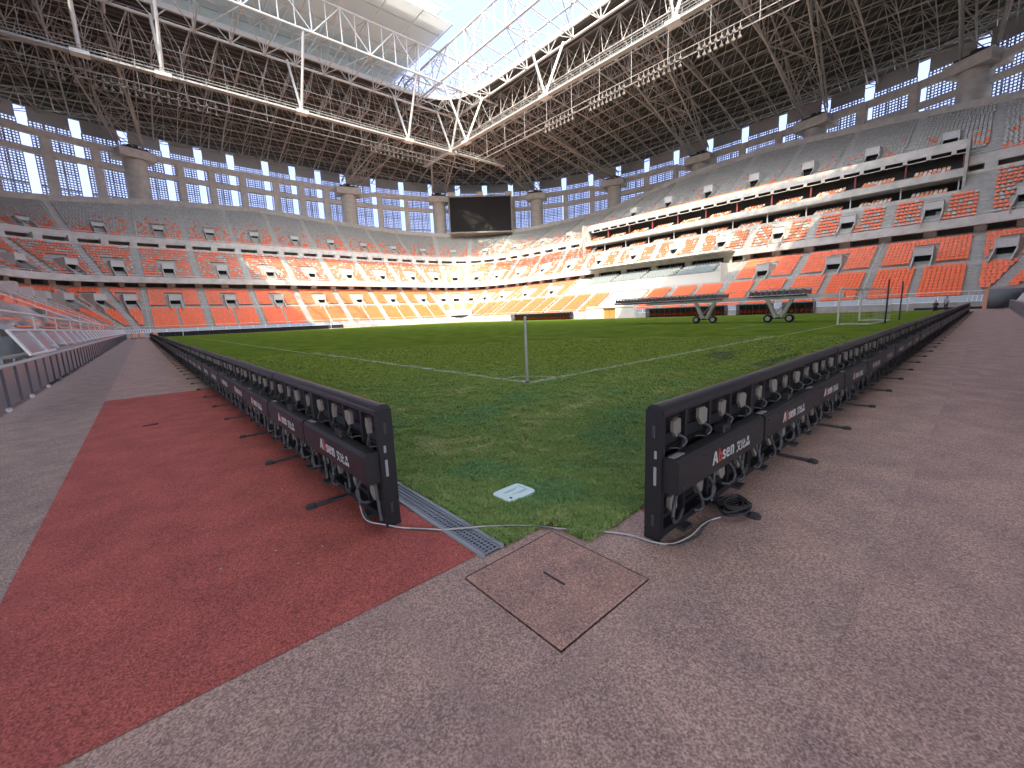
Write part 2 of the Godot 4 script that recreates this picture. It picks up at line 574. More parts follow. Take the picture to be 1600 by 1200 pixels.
func build_bowl() -> void:
	seat_mesh = make_seat_mesh(false)
	seat_far = make_seat_mesh(true)
	var L0 := 39 * SUB + 2          # the lower tier stops short of the near corner where the camera stands
	var L1 := NS + 33 * SUB + 2
	# ---------------- lower tier
	var low := thing("lower_tier", "lowest tier of the stadium bowl with solid orange seating above the pitch", "grandstand")
	var mb := MB.new()
	sweep(mb, L0, L1, func(i): return steps_profile(low_row, i, LOW_ROWS))
	part(low, "lower_terrace", mb, M.concrete)
	mb = MB.new()
	sweep(mb, L0, L1, func(i): return [low_row(i, LOW_ROWS), Vector2(upp_row(i, 0).x, low_row(i, LOW_ROWS).y), upp_row(i, 0)])
	part(low, "walkway", mb, M.stairs)
	mb = MB.new()
	sweep(mb, L0, L1, func(i): return steps_profile(upp_row, i, UPP_ROWS))
	part(low, "upper_terrace", mb, M.concrete)
	# front wall, coping and slanted glazed front with white frames
	mb = MB.new()
	sweep(mb, L0, L1, func(i): return [Vector2(0, -0.1), Vector2(0, 0.95), Vector2(0.25, 0.95), Vector2(0.25, 0.9), Vector2(low_row(i, 0).x, 0.9), low_row(i, 0)])
	part(low, "front_wall", mb, M.concrete)
	mb = MB.new()
	sweep(mb, L0, L1, func(i): return [Vector2(0.1, 0.98), Vector2(0.45, 1.72)])
	part(low, "slanted_glazing", mb, M.glazing)
	for k in range(0, 3):
		mb = MB.new()
		var dd: float = [0.08, 0.46, 0.62][k]
		var hh: float = [0.98, 1.74, 2.35][k]
		for i in range(L0, L1):
			mb.tube(pt(i, dd, hh), pt(i + 1, dd, hh), 0.045, 5)
		part(low, "front_rail", mb, M.rail)
	for i in range(L0, L1 + 1, 1):
		mb = MB.new()
		mb.tube(pt(i, 0.08, 0.96), pt(i, 0.46, 1.76), 0.05, 4)
		if i % 2 == 0:
			mb.tube(pt(i, 0.62, 1.5), pt(i, 0.62, 2.35), 0.03, 4)
		part(low, "rail_post", mb, M.rail)
	# back of the lower tier: sill, recess wall and soffit
	mb = MB.new()
	sweep(mb, L0, L1, func(i): return [upp_row(i, UPP_ROWS), Vector2(DL[i] + 0.1, 11.75), Vector2(DL[i] + 0.35, 11.75)])
	part(low, "sill", mb, M.fascia)
	mb = MB.new()
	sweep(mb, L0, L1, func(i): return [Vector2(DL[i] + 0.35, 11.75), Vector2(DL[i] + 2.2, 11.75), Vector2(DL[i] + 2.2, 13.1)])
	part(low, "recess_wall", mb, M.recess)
	for b in 50:
		for hb in 2:
			var s := b * SUB + hb * 2
			if not in_view_bay(b):
				continue
			if s + (NS if s < L0 else 0) > L1 - 1 or s + (NS if s < L0 else 0) < L0:
				continue
			var pm := MB.new()
			pm.hexa([ptf(s - 0.28, DL, 1, 0.05, 11.6), ptf(s + 0.28, DL, 1, 0.05, 11.6), ptf(s + 0.28, DL, 1, 2.0, 11.6), ptf(s - 0.28, DL, 1, 2.0, 11.6), ptf(s - 0.28, DL, 1, 0.05, 13.05), ptf(s + 0.28, DL, 1, 0.05, 13.05), ptf(s + 0.28, DL, 1, 2.0, 13.05), ptf(s - 0.28, DL, 1, 2.0, 13.05)])
			part(low, "pier", pm, M.fascia)
			var g := MB.new()
			for q in 16:
				var sq := s + 0.34 + q * 0.083
				g.bar(ptf(sq, DL, 1, 1.2, 11.75), ptf(sq, DL, 1, 1.2, 13.05), 0.09, 0.06)
			part(low, "louvre_grille", g, M.grille)
	# ---------------- middle tier
	var mid := thing("middle_tier", "middle tier of the bowl, orange seats sprinkled with grey behind a pale fascia", "grandstand")
	mb = MB.new()
	sweep(mb, 0, NS, func(i): return [Vector2(DL[i] + 2.2, 13.1), Vector2(DA[i] + 0.6, 12.55), Vector2(DA[i], 12.6), Vector2(DA[i], 14.0), Vector2(DA[i] + 0.32, 14.0), Vector2(DA[i] + 0.32, 13.3), mid_row(i, 0)])
	part(mid, "fascia", mb, M.fascia)
	mb = MB.new()
	sweep(mb, SUITE1, NS + SUITE0, func(i): return steps_profile(mid_row, i, MID_ROWS))
	sweep(mb, SUITE0, SUITE1, func(i): return steps_profile(mid_row, i, 8))
	part(mid, "terrace", mb, M.concrete)
	mb = MB.new()
	for i in range(0, NS):
		mb.tube(pt(i, DA[i % NS] + 0.16, 14.35), pt(i + 1, DA[(i + 1) % NS] + 0.16, 14.35), 0.04, 4)
	part(mid, "front_rail", mb, M.rail)
	mb = MB.new()
	sweep(mb, SUITE1, NS + SUITE0, func(i): return [mid_row(i, MID_ROWS), Vector2(DM[i] + 0.1, 22.5), Vector2(DM[i] + 0.4, 22.5)])
	part(mid, "sill", mb, M.fascia)
	mb = MB.new()
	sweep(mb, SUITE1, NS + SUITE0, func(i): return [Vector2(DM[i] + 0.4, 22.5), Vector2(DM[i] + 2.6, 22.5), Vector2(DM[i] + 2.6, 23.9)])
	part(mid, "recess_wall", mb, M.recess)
	for b in 50:
		if not in_view_bay(b):
			continue
		for hb in 2:
			var s := b * SUB + hb * 2
			if s > SUITE0 and s < SUITE1:
				continue
			var pm := MB.new()
			pm.hexa([ptf(s - 0.26, DM, 1, 0.02, 22.0), ptf(s + 0.26, DM, 1, 0.02, 22.0), ptf(s + 0.26, DM, 1, 2.4, 22.0), ptf(s - 0.26, DM, 1, 2.4, 22.0), ptf(s - 0.26, DM, 1, 0.02, 23.85), ptf(s + 0.26, DM, 1, 0.02, 23.85), ptf(s + 0.26, DM, 1, 2.4, 23.85), ptf(s - 0.26, DM, 1, 2.4, 23.85)])
			part(mid, "pier", pm, M.fascia)
	# ---------------- upper tier
	var top := thing("upper_tier", "topmost tier of the bowl where orange seats thin out into grey rows", "grandstand")
	mb = MB.new()
	sweep(mb, SUITE1, NS + SUITE0, func(i): return [Vector2(DM[i] + 2.6, 23.9), Vector2(DB[i] + 0.5, 23.45), Vector2(DB[i], 23.5), Vector2(DB[i], 25.0), Vector2(DB[i] + 0.32, 25.0), Vector2(DB[i] + 0.32, 24.2), top_row(i, 0)])
	part(top, "fascia", mb, M.fascia)
	mb = MB.new()
	sweep(mb, SUITE1, NS + SUITE0, func(i): return steps_profile(top_row, i, TOP_ROWS))
	sweep(mb, SUITE0, SUITE1, func(i): return steps_profile(func(j, r): return top_row(j, r + 5), i, TOP_ROWS - 5))
	part(top, "terrace", mb, M.concrete)
	mb = MB.new()
	sweep(mb, 0, NS, func(i): return [top_row(i, TOP_ROWS), Vector2(DC[i], HC[i] + 0.5), Vector2(DC[i] + 0.5, HC[i] + 0.5), Vector2(DC[i] + 0.5, HC[i] - 1.5), Vector2(DK[i] + 3.0, HC[i] - 1.5), Vector2(DK[i] + 3.0, 20.0)])
	part(top, "parapet", mb, M.beige)
	mb = MB.new()
	for i in range(SUITE1, NS + SUITE0):
		mb.tube(pt(i, DB[i % NS] + 0.16, 25.35), pt(i + 1, DB[(i + 1) % NS] + 0.16, 25.35), 0.04, 4)
	part(top, "front_rail", mb, M.rail)
	# ---------------- seats, stairs, exits, bay by bay
	for b in 50:
		if not in_view_bay(b):
			continue
		var s0 := b * SUB
		var s1 := s0 + SUB
		var right_side := b < 10
		var zc := 5.0 - 11.5 * (b + 0.5)
		var has_low := not (b >= 33 and b <= 39)
		var corner := (b >= 10 and b < 14) or (b >= 21 and b < 25) or b >= 46
		if has_low:
			for r in LOW_ROWS:
				if corner and r < 2:
					continue
				# a second aisle through the middle of every straight bay
				var sk := [] if corner else [[0.5, 0.5]]
				if b == 12 and r < 5:
					continue
				seat_row(seat_lists.lower, s0, s1, low_row, r, 0.6, 0.5, sk, col_lower)
			part(low, "stair", stair_mesh(s0, low_row, LOW_ROWS, 1.1), M.stairs, "stuff")
			if not corner:
				part(low, "stair", stair_mesh(s0 + 2, low_row, LOW_ROWS, 0.9), M.stairs, "stuff")
			var vip := right_side and zc < -31.0 and zc > -71.0
			if not vip:
				for r in UPP_ROWS:
					var sk := [[0.5, 1.6]] if r < 6 else []
					seat_row(seat_lists.lower, s0, s1, upp_row, r, 0.6, 0.5, sk, col_lower)
				part(low, "stair", stair_mesh(s0, upp_row, UPP_ROWS, 1.1), M.stairs, "stuff")
				vomitory(low, s0 + 2.0, upp_row, 0.2, 4.6, 2.3)
		# middle tier
		var suite := right_side and zc < 1.0 and zc > -80.0
		var rows := 8 if suite else MID_ROWS
		for r in rows:
			var sk := [[0.5, 1.7 if r < 8 else 0.0]]
			if r < 3:
				sk = [[0.5, 1.0]]
			seat_row(seat_lists.middle, s0, s1, mid_row, r, 0.7, 0.55, sk, col_middle)
		part(mid, "stair", stair_mesh(s0, mid_row, rows, 1.2), M.stairs, "stuff")
		vomitory(mid, s0 + 2.0, mid_row, 2.6, 6.0, 2.3)
		# upper tier
		var r0 := 5 if suite else 0
		for r in range(r0, TOP_ROWS):
			var vr := 9 if suite else 6
			var sk := [[0.5, 1.6]] if r >= vr and r < vr + 5 else ([[0.5, 0.8]] if r < vr else [])
			seat_row(seat_lists.upper, s0, s1, top_row, r, 0.7, 0.6, sk, col_upper)
		part(top, "stair", stair_mesh(s0, (func(j, r): return top_row(j, r + 5)) if suite else top_row, TOP_ROWS - 5 if suite else TOP_ROWS, 1.1), M.stairs, "stuff")
		vomitory(top, s0 + 2.0, top_row, 9.0 if suite else 6.0, 12.4 if suite else 9.0, 2.3)
		# dividing rails up the aisles
		if has_low and b % 2 == 1:
			var rm := MB.new()
			var ii := posmod(s0, NS)
			var prev := Vector3.ZERO
			for r in range(0, LOW_ROWS + 1, 2):
				var q := low_row(ii, r)
				var p := pt(ii, q.x, q.y + 0.95)
				rm.tube(p, p - Vector3(0, 0.95, 0), 0.03, 4)
				if r > 0:
					rm.tube(prev, p, 0.035, 4)
				prev = p
			for r in range(0, UPP_ROWS + 1, 2):
				var q := upp_row(ii, r)
				var p := pt(ii, q.x, q.y + 0.95)
				rm.tube(p, p - Vector3(0, 0.95, 0), 0.03, 4)
				rm.tube(prev, p, 0.035, 4)
				prev = p
			part(low, "aisle_rail", rm, M.rail)

func put_seats() -> void:
	# the 300 seats that show largest: the lower tier at the right, nearest the camera
	var cam := Vector3(-6.47, 1.58, 6.93)
	var order := []
	for k in seat_lists.lower.size():
		var p: Vector3 = seat_lists.lower[k][0].origin
		if p.x > 70.0 and p.z > -12.5 and p.z < 4.2:
			order.append([p.distance_to(cam), k])
	order.sort()
	var num := {}
	# the chosen ones in the order they stand, so that each can be counted along its row
	var chosen := []
	for q in mini(300, order.size()):
		chosen.append([0.0, order[q][1]])
	chosen.sort()
	order = chosen
	var taken := {}
	for q in mini(300, order.size()):
		var e: Array = seat_lists.lower[order[q][1]]
		taken[order[q][1]] = true
		var o := MeshInstance3D.new()
		o.name = "stadium_seat"
		o.mesh = seat_mesh
		o.material_override = M.seat_orange
		o.transform = e[0]
		add_child(o, true)
		var upper: bool = e[0].origin.y > 6.8
		var key := "%d_%s_%d" % [e[3], upper, e[2]]
		num[key] = num.get(key, 0) + 1
		o.set_meta("label", "orange seat, %s in the %s row, %s block, %s bay from the right" % [ordinal(num[key]), ordinal(int(e[2]) + 1), "upper" if upper else "lower", ordinal(int(e[3] / SUB) + 1)])
		o.set_meta("category", "seat")
		o.set_meta("group", "orange seats nearest the camera in the right-hand lower tier")
	var text := {"lower": "mass of solid orange seats filling the rest of the lowest tier", "middle": "mass of orange seats mixed with grey filling the middle tier", "upper": "mass of seats fading from orange to grey up the topmost tier"}
	for key in ["lower", "middle", "upper"]:
		var list: Array = seat_lists[key]
		var mm := MultiMesh.new()
		mm.transform_format = MultiMesh.TRANSFORM_3D
		mm.use_colors = true
		mm.mesh = seat_far
		var keep := []
		for k in list.size():
			if key != "lower" or not taken.has(k):
				keep.append(list[k])
		mm.instance_count = keep.size()
		for k in keep.size():
			mm.set_instance_transform(k, keep[k][0])
			mm.set_instance_color(k, keep[k][1])
		var o := MultiMeshInstance3D.new()
		o.name = key + "_tier_seats"
		o.multimesh = mm
		o.material_override = M.seat_mixed
		add_child(o, true)
		o.set_meta("kind", "stuff")
		o.set_meta("label", text[key])
		o.set_meta("category", "seats")
		print(key, " seats ", keep.size())

func build_suites() -> void:
	# two floors of boxes cut into the right side below the topmost tier
	var z0 := 2.0
	var z1 := -78.3
	var t := thing("suite_block", "two pale floors of hospitality boxes below the topmost tier at the right", "grandstand", Vector3(100, 0, (z0 + z1) / 2))
	var zl := (z0 - z1)
	var mb := MB.new()
	mb.box(Vector3(5.2, 23.2, 0), Vector3(0.4, 9.4, zl - 0.1))
	part(t, "back_wall", mb, M.suite_dark)
	var fm := MB.new()
	fm.box(Vector3(0.9, 22.35, 0), Vector3(0.3, 1.15, zl))
	fm.box(Vector3(3.1, 21.9, 0), Vector3(4.1, 0.25, zl - 0.02))
	part(t, "floor_fascia", fm, M.fascia)
	fm = MB.new()
	fm.box(Vector3(2.6, 27.25, 0), Vector3(0.3, 1.5, zl))
	fm.box(Vector3(6.2, 27.8, 0), Vector3(7.0, 0.3, zl - 0.02))
	part(t, "roof_fascia", fm, M.fascia)
	mb = MB.new()
	mb.box(Vector3(-0.1, 18.9, 0), Vector3(0.22, 0.9, zl))
	part(t, "kerb_wall", mb, M.fascia)
	for e in [-1, 1]:
		mb = MB.new()
		mb.box(Vector3(2.6, 23.2, e * (zl / 2 + 0.2)), Vector3(5.4, 9.6, 0.4))
		part(t, "end_wall", mb, M.concrete)
	# notched brackets under the roof fascia
	var n := 26
	for k in n:
		mb = MB.new()
		var z := -zl / 2 + (k + 0.5) * zl / n
		mb.box(Vector3(2.6, 26.2, z), Vector3(0.32, 0.62, 0.6))
		part(t, "bracket", mb, M.fascia)
		mb = MB.new()
		mb.box(Vector3(2.62, 25.85, z + zl / n / 2), Vector3(0.2, 0.12, zl / n - 0.6))
		part(t, "slot_sill", mb, M.fascia)
	n = 11
	for k in n:
		var z := -zl / 2 + (k + 0.5) * zl / n
		mb = MB.new()
		mb.box(Vector3(3.0, 24.4, z + 3.4), Vector3(0.4, 2.9, 0.22))
		part(t, "dividing_pier", mb, M.suite_pier)
		mb = MB.new()
		mb.box(Vector3(1.5, 20.5, z + 3.2), Vector3(0.2, 2.7, 0.18))
		part(t, "post", mb, M.fascia)
	# seats of the boxes: little terraces with mixed cream and orange seats
	for f in 2:
		var y: float = [18.95, 22.7][f]
		var x: float = [-0.1, 1.0][f]
		var tm := MB.new()
		for r in 3:
			tm.box(Vector3(x + 0.5 + r * 0.85, y + r * 0.4 - 0.3, 0), Vector3(0.86, 0.6, zl - 0.1))
		part(t, "box_terrace", tm, M.concrete)
		var list := []
		for k in n:
			var zk := -zl / 2 + (k + 0.5) * zl / n
			for r in 3:
				for q in 8:
					if rng.randf() < 0.04:
						continue
					var c := Color(0.62, 0.20, 0.07) if rng.randf() < 0.55 else Color(0.55, 0.50, 0.42)
					list.append([Transform3D(Basis(Vector3.UP, -PI / 2), Vector3(x + 0.55 + r * 0.85, y + r * 0.4, zk - 2.4 + q * 0.58)), c])
		var mm := MultiMesh.new()
		mm.transform_format = MultiMesh.TRANSFORM_3D
		mm.use_colors = true
		mm.mesh = seat_far
		mm.instance_count = list.size()
		for k in list.size():
			mm.set_instance_transform(k, list[k][0])
			mm.set_instance_color(k, list[k][1])
		var o := MultiMeshInstance3D.new()
		o.name = "box_seats"
		o.multimesh = mm
		o.material_override = M.seat_mixed
		t.add_child(o, true)
		o.set_meta("kind", "stuff")
	mb = MB.new()
	mb.box(Vector3(4.4, 28.3, -4.0), Vector3(0.2, 0.7, zl * 0.5))
	part(t, "orange_band", mb, M.orange_band)
	# VIP balcony in the middle of the lower tier
	var v := thing("vip_balcony", "white balcony with rows of grey armchairs and dark windows in the right-hand lower tier", "balcony", Vector3(88, 0, -51.0))
	var vl := 38.0
	mb = MB.new()
	mb.box(Vector3(0, 7.8, 0), Vector3(0.3, 2.5, vl))
	mb.box(Vector3(0.1, 9.08, 0), Vector3(0.5, 0.08, vl + 0.1))
	part(v, "front_wall", mb, M.white_wall)
	mb = MB.new()
	for r in 6:
		mb.box(Vector3(0.7 + r * 0.95, 8.85 + r * 0.46 - 1.0, 0), Vector3(0.96, 2.0, vl - 0.1))
	part(v, "terrace", mb, M.concrete)
	mb = MB.new()
	mb.box(Vector3(7.4, 11.9, 0), Vector3(0.3, 3.2, vl - 0.2))
	part(v, "window_wall", mb, M.glass_dark)
	mb = MB.new()
	mb.box(Vector3(9.4, 11.9, 0), Vector3(0.3, 3.2, vl - 0.2))
	part(v, "room_wall", mb, M.suite_dark)
	for k in 5:
		mb = MB.new()
		mb.box(Vector3(6.6, 11.9, -vl / 2 + 1.0 + k * (vl - 2.0) / 4), Vector3(0.9, 3.2, 1.6))
		part(v, "column", mb, M.white_wall)
	mb = MB.new()
	mb.box(Vector3(5.4, 13.75, 0), Vector3(4.6, 0.22, vl + 1.6))
	part(v, "canopy", mb, M.white_wall)
	for k in 19:
		mb = MB.new()
		mb.bar(Vector3(3.1, 13.55, -vl / 2 + k * vl / 18), Vector3(7.0, 13.3, -vl / 2 + k * vl / 18), 0.1, 0.16)
		part(v, "canopy_bracket", mb, M.white_wall)
	for e in [-1, 1]:
		mb = MB.new()
		mb.box(Vector3(3.5, 8.6, e * (vl / 2 + 0.16)), Vector3(7.3, 4.6, 0.3))
		part(v, "side_wall", mb, M.white_wall)
	for r in 5:
		for q in 52:
			if q % 13 == 12:
				continue
			var o := part(v, "armchair", seat_mesh, M.seat_grey)
			o.transform = Transform3D(Basis(Vector3.UP, -PI / 2).scaled(Vector3(1.15, 1.2, 1.15)), Vector3(0.75 + r * 0.95, 8.85 + r * 0.46, -vl / 2 + 1.4 + q * 0.69))

# ------------------------------------------------------------------ ring of columns, facade
const SLOTS := [[-38.0, -140.5], [-29.5, -147.5], [-20.5, -152.1], [-11.6, -155.0], [-2.5, -157.0], [6.5, -158.3], [14.4, -159.0], [22.8, -159.4], [32.7, -159.5], [41.0, -159.5], [49.4, -159.2], [58.2, -158.7], [69.3, -157.2], [79.9, -154.9], [91.2, -151.1], [101.3, -146.2], [110.7, -139.8], [118.8, -132.3], [125.8, -123.5], [131.5, -113.7], [135.7, -103.3], [138.7, -92.5], [140.6, -81.6], [141.6, -70.8], [142.0, -59.5], [142.0, -48.8], [141.8, -38.6], [141.1, -28.2], [139.9, -18.9], [137.9, -9.0], [135.0, 0.3], [131.0, 9.5], [125.8, 18.5], [118.8, 27.3]]
const COLUMNS := [[-1.4, -154.1], [58.1, -155.6], [92.3, -147.2], [123.3, -121.4], [135.7, -91.8], [138.9, -60.5], [138.1, -28.9], [131.6, 0.5]]

func build_colonnade() -> void:
	var t := thing("colonnade", "beige concrete ring of columns, piers and beams around the rim below the roof", "colonnade")
	var cen := Vector3(CX, 0, CZ)
	var tops := []
	for k in SLOTS.size():
		var p := Vector3(SLOTS[k][0], 0, SLOTS[k][1])
		var inw := (cen - p).normalized()
		p += inw * 3.2
		# is there a big column close by: the top beam dips to it
		var dmin := 99.0
		for c in COLUMNS:
			dmin = minf(dmin, Vector2(p.x - c[0], p.z - c[1]).length())
		tops.append([p, inw, dmin])
	for k in tops.size():
		var p: Vector3 = tops[k][0]
		var inw: Vector3 = tops[k][1]
		var b := rim_h(p.x, p.z) - 1.0
		var side := Vector3.UP.cross(inw)
		if tops[k][2] > 4.6:
			var pm := MB.new()
			var off := side * 1.3
			pm.obox(Transform3D(Basis(side, Vector3.UP, inw), Vector3(p.x, (b + 50.3) / 2, p.z) + off), Vector3(1.7, 50.3 - b, 1.2))
			part(t, "pier", pm, M.beige)
	# beams: straight pieces from pier to pier, the top one dipping to the caps
	for k in tops.size() - 1:
		var p: Vector3 = tops[k][0]
		var q: Vector3 = tops[k + 1][0]
		var inw: Vector3 = tops[k][1]
		var col = null
		for c in COLUMNS:
			var cp := Vector3(c[0], 0, c[1])
			var f := (cp - p).dot(q - p) / (q - p).length_squared()
			if f > 0.02 and f <= 0.98 and cp.distance_to(p.lerp(q, f)) < 8.0:
				col = p.lerp(q, f)
		var lower := MB.new()
		lower.bar(Vector3(p.x, 45.2, p.z), Vector3(q.x, 45.2, q.z), 0.9, 1.4)
		part(t, "middle_beam", lower, M.beige)
		var sd := (q - p).normalized()
		if col != null:
			var b1 := MB.new()
			var capw := minf(2.6, p.distance_to(col) * 0.5)
			b1.bar(Vector3(p.x, 49.7, p.z), Vector3(col.x, 47.6, col.z) - sd * capw, 0.95, 1.5)
			part(t, "sloping_beam", b1, M.beige)
			b1 = MB.new()
			b1.bar(Vector3(col.x, 47.6, col.z) + sd * capw, Vector3(q.x, 49.7, q.z), 0.95, 1.5)
			part(t, "sloping_beam", b1, M.beige)
		else:
			var b1 := MB.new()
			b1.bar(Vector3(p.x, 49.7, p.z), Vector3(q.x, 49.7, q.z), 0.95, 1.6)
			part(t, "top_beam", b1, M.beige)
	for c in COLUMNS:
		var p := Vector3(c[0], 0, c[1])
		var b := rim_h(p.x, p.z) - 1.5
		var inw := (cen - p).normalized()
		var side := Vector3.UP.cross(inw)
		var cm := MB.new()
		cm.tube(Vector3(p.x, b, p.z), Vector3(p.x, 48.1, p.z), 2.6, 24)
		part(t, "column", cm, M.beige)
		cm = MB.new()
		cm.obox(Transform3D(Basis(side, Vector3.UP, inw), Vector3(p.x, 49.2, p.z)), Vector3(8.2, 2.2, 6.4))
		part(t, "column_cap", cm, M.beige)
		cm = MB.new()
		cm.obox(Transform3D(Basis(side, Vector3.UP, inw), Vector3(p.x, 50.7, p.z)), Vector3(5.6, 0.8, 4.6))
		cm.tube(Vector3(p.x, 50.8, p.z), Vector3(p.x, 52.0, p.z), 1.3, 12)
		part(t, "roof_bearing", cm, M.deck)
	# facade screens outside the piers: one lattice per bay with an open slot beside every pier
	var fs := thing("facade_screen", "blue perforated metal screens around the rim with bright open slots between them", "facade")
	for k in SLOTS.size() - 1:
		var p := Vector3(SLOTS[k][0], 0, SLOTS[k][1])
		var q := Vector3(SLOTS[k + 1][0], 0, SLOTS[k + 1][1])
		p += (p - cen).normalized() * 1.5
		q += (q - cen).normalized() * 1.5
		var d := (q - p)
		var l := d.length()
		d /= l
		var a := p + d * 1.05
		var w := l - 2.1
		var pn := Node3D.new()
		pn.name = "screen_panel"
		fs.add_child(pn, true)
		pn.transform = Transform3D(Basis(d, Vector3.UP, d.cross(Vector3.UP)), a)
		var lm := MB.new()
		var y0 := 30.0
		var y1 := 53.6
		var nv := int(w / 0.62)
		for i in nv + 1:
			var ww := 0.22 + 0.12 * float((i * 7 + k) % 3 == 0)
			lm.box(Vector3(w * i / nv, (y0 + y1) / 2, 0), Vector3(ww, y1 - y0, 0.06))
		var nh := int((y1 - y0) / 0.62)
		for i in nh + 1:
			lm.box(Vector3(w / 2, lerpf(y0, y1, float(i) / nh), 0.05), Vector3(w, 0.28, 0.05))
		part(pn, "lattice", lm, M.louvre)
		var fm := MB.new()
		for y in [30.0, 34.5, 38.5, 42.5, 46.5, 50.5, 53.6]:
			fm.box(Vector3(w / 2, y, -0.1), Vector3(w, 0.3, 0.14))
		for x in [0.0, w * 0.33, w * 0.67, w]:
			fm.box(Vector3(x, 41.8, -0.1), Vector3(0.2, 23.6, 0.1))
		part(pn, "screen_frame", fm, M.screen_frame)
		var sp := MB.new()
		sp.box(Vector3(w / 2, 55.3, -0.1), Vector3(w, 3.4, 0.3))
		part(pn, "spandrel", sp, M.spandrel)
	# the rest of the ring behind the viewer: closed panels
	var back := thing("rear_facade", "closed grey cladding around the rim behind the viewer", "facade")
	var rl: Array = SLOTS[SLOTS.size() - 1]
	var rf: Array = SLOTS[0]
	var a0 := atan2(rl[1] - CZ, rl[0] - CX)
	var a1 := atan2(rf[1] - CZ, rf[0] - CX) + TAU
	var nb := 34
	for k in nb:
		var q := []
		for w in [lerpf(a0, a1, float(k) / nb), lerpf(a0, a1, (k + 1.0) / nb)]:
			var r2 := pow(pow(absf(cos(w)) / 109.5, 2.6) + pow(absf(sin(w)) / 108.5, 2.6), -1.0 / 2.6)
			q.append(Vector3(CX + cos(w) * r2, 43.0, CZ + sin(w) * r2))
		var rm := MB.new()
		rm.bar(q[0], q[1], 0.3, 36.0)
		part(back, "cladding_panel", rm, M.spandrel)
	# scoreboard
	var sc := thing("scoreboard", "large dark video screen under the roof in the far corner", "scoreboard", Vector3(102.0, 35.4, -132.0), 0.0)
	var ax := Vector3(113.8 - 93.5, 0, -125.7 + 141.5).normalized()
	sc.basis = Basis(ax, Vector3.UP, ax.cross(Vector3.UP))
	var sm := MB.new()
	sm.box(Vector3(0, 6.75, 0), Vector3(24.4, 13.3, 0.5))
	part(sc, "screen", sm, M.screen)
	sm = MB.new()
	sm.box(Vector3(0, 13.6, 0), Vector3(25.2, 0.5, 0.9))
	sm.box(Vector3(0, -0.1, 0), Vector3(25.2, 0.5, 0.9))
	sm.box(Vector3(-12.45, 6.75, 0), Vector3(0.4, 13.2, 0.9))
	sm.box(Vector3(12.45, 6.75, 0), Vector3(0.4, 13.2, 0.9))
	part(sc, "frame", sm, M.screen_frame)
	for k in 3:
		sm = MB.new()
		sm.box(Vector3(-11.5 + k * 11.5, 14.6, -0.6), Vector3(2.6, 1.5, 1.6))
		part(sc, "hanger_box", sm, M.beige)
	sm = MB.new()
	for k in 7:
		sm.bar(Vector3(-12 + k * 4, 0, -0.5), Vector3(-12 + k * 4, 13, -0.5), 0.3, 0.5)
		sm.bar(Vector3(-12 + k * 4, 6, -0.5), Vector3(-12 + k * 4, 0, -7.0), 0.3, 0.3)
	part(sc, "support_frame", sm, M.screen_frame)

# ------------------------------------------------------------------ roof
func inner_rho(c: float, s: float) -> float:
	return pow(pow(absf(c) / 51.0, 8.0) + pow(absf(s) / 69.5, 8.0), -1.0 / 8.0)
func outer_rho(c: float, s: float) -> float:
	return pow(pow(absf(c) / 113.0, 2.6) + pow(absf(s) / 112.0, 2.6), -1.0 / 2.6)
func roof_f(x: float, z: float) -> float:
	var d := Vector2(x - CX, z - CZ)
	var l := d.length()
	if l < 0.1:
		return -1.0
	d /= l
	var a := inner_rho(d.x, d.y)
	return (l - a) / (outer_rho(d.x, d.y) - a)
func deck_h(f: float) -> float:
	return lerpf(73.0, 57.8, f) + 2.2 * sin(PI * clampf(f, 0.0, 1.0))

func strut_set(parent: Node3D, list: Array, m: Material, keep: int, called: String) -> void:
	# list of [a, b, r]; the first «keep» as parts of their own on a shared unit tube, the rest joined
	var um := MB.new()
	um.tube(Vector3.ZERO, Vector3(0, 1, 0), 1.0, 6)
	var unit := um.mesh()
	var rest := MB.new()
	for k in list.size():
		var a: Vector3 = list[k][0]
		var b: Vector3 = list[k][1]
		var r: float = list[k][2]
		if k < keep:
			var y := b - a
			var l := y.length()
			y /= l
			var x := (Vector3.UP if absf(y.y) < 0.9 else Vector3.RIGHT).cross(y).normalized()
			var o := part(parent, called, unit, m)
			o.transform = Transform3D(Basis(x * r, y * l, x.cross(y) * r), a)
		else:
			rest.tube(a, b, r, 5)
	if list.size() > keep:
		part(parent, called + "s", rest, m, "stuff")

func box_truss(called: String, label: String, ax: Callable, n: int, m: Material, thick := 1.0) -> Node3D:
	# ax(k) -> four chord points [inner top, inner bottom, outer top, outer bottom]
	var t := thing(called, label, "roof truss")
	var struts := []
	for c in 4:
		var mb := MB.new()
		for k in n:
			mb.tube(ax.call(k)[c], ax.call(k + 1)[c], 0.31 * thick, 8)
		part(t, "top_chord" if c % 2 == 0 else "bottom_chord", mb, m)
	for k in n + 1:
		var p: Array = ax.call(k)
		for e in [[0, 1, 0.19], [2, 3, 0.15], [0, 2, 0.15], [1, 3, 0.15], [0, 3, 0.11]]:
			struts.append([p[e[0]], p[e[1]], e[2] * thick])
		if k < n:
			var q: Array = ax.call(k + 1)
			if k % 2 == 0:
				struts.append([p[1], q[0], 0.17]); struts.append([p[3], q[2], 0.13])
				struts.append([p[1], q[3], 0.12]); struts.append([p[0], q[2], 0.12])
			else:
				struts.append([p[0], q[1], 0.17]); struts.append([p[2], q[3], 0.13])
				struts.append([p[3], q[1], 0.12]); struts.append([p[2], q[0], 0.12])
			var mt: Vector3 = (p[0] + q[0]) * 0.5
			struts.append([mt, (p[1] + q[1]) * 0.5, 0.12])
	strut_set(t, struts, m, 300, "strut")
	return t

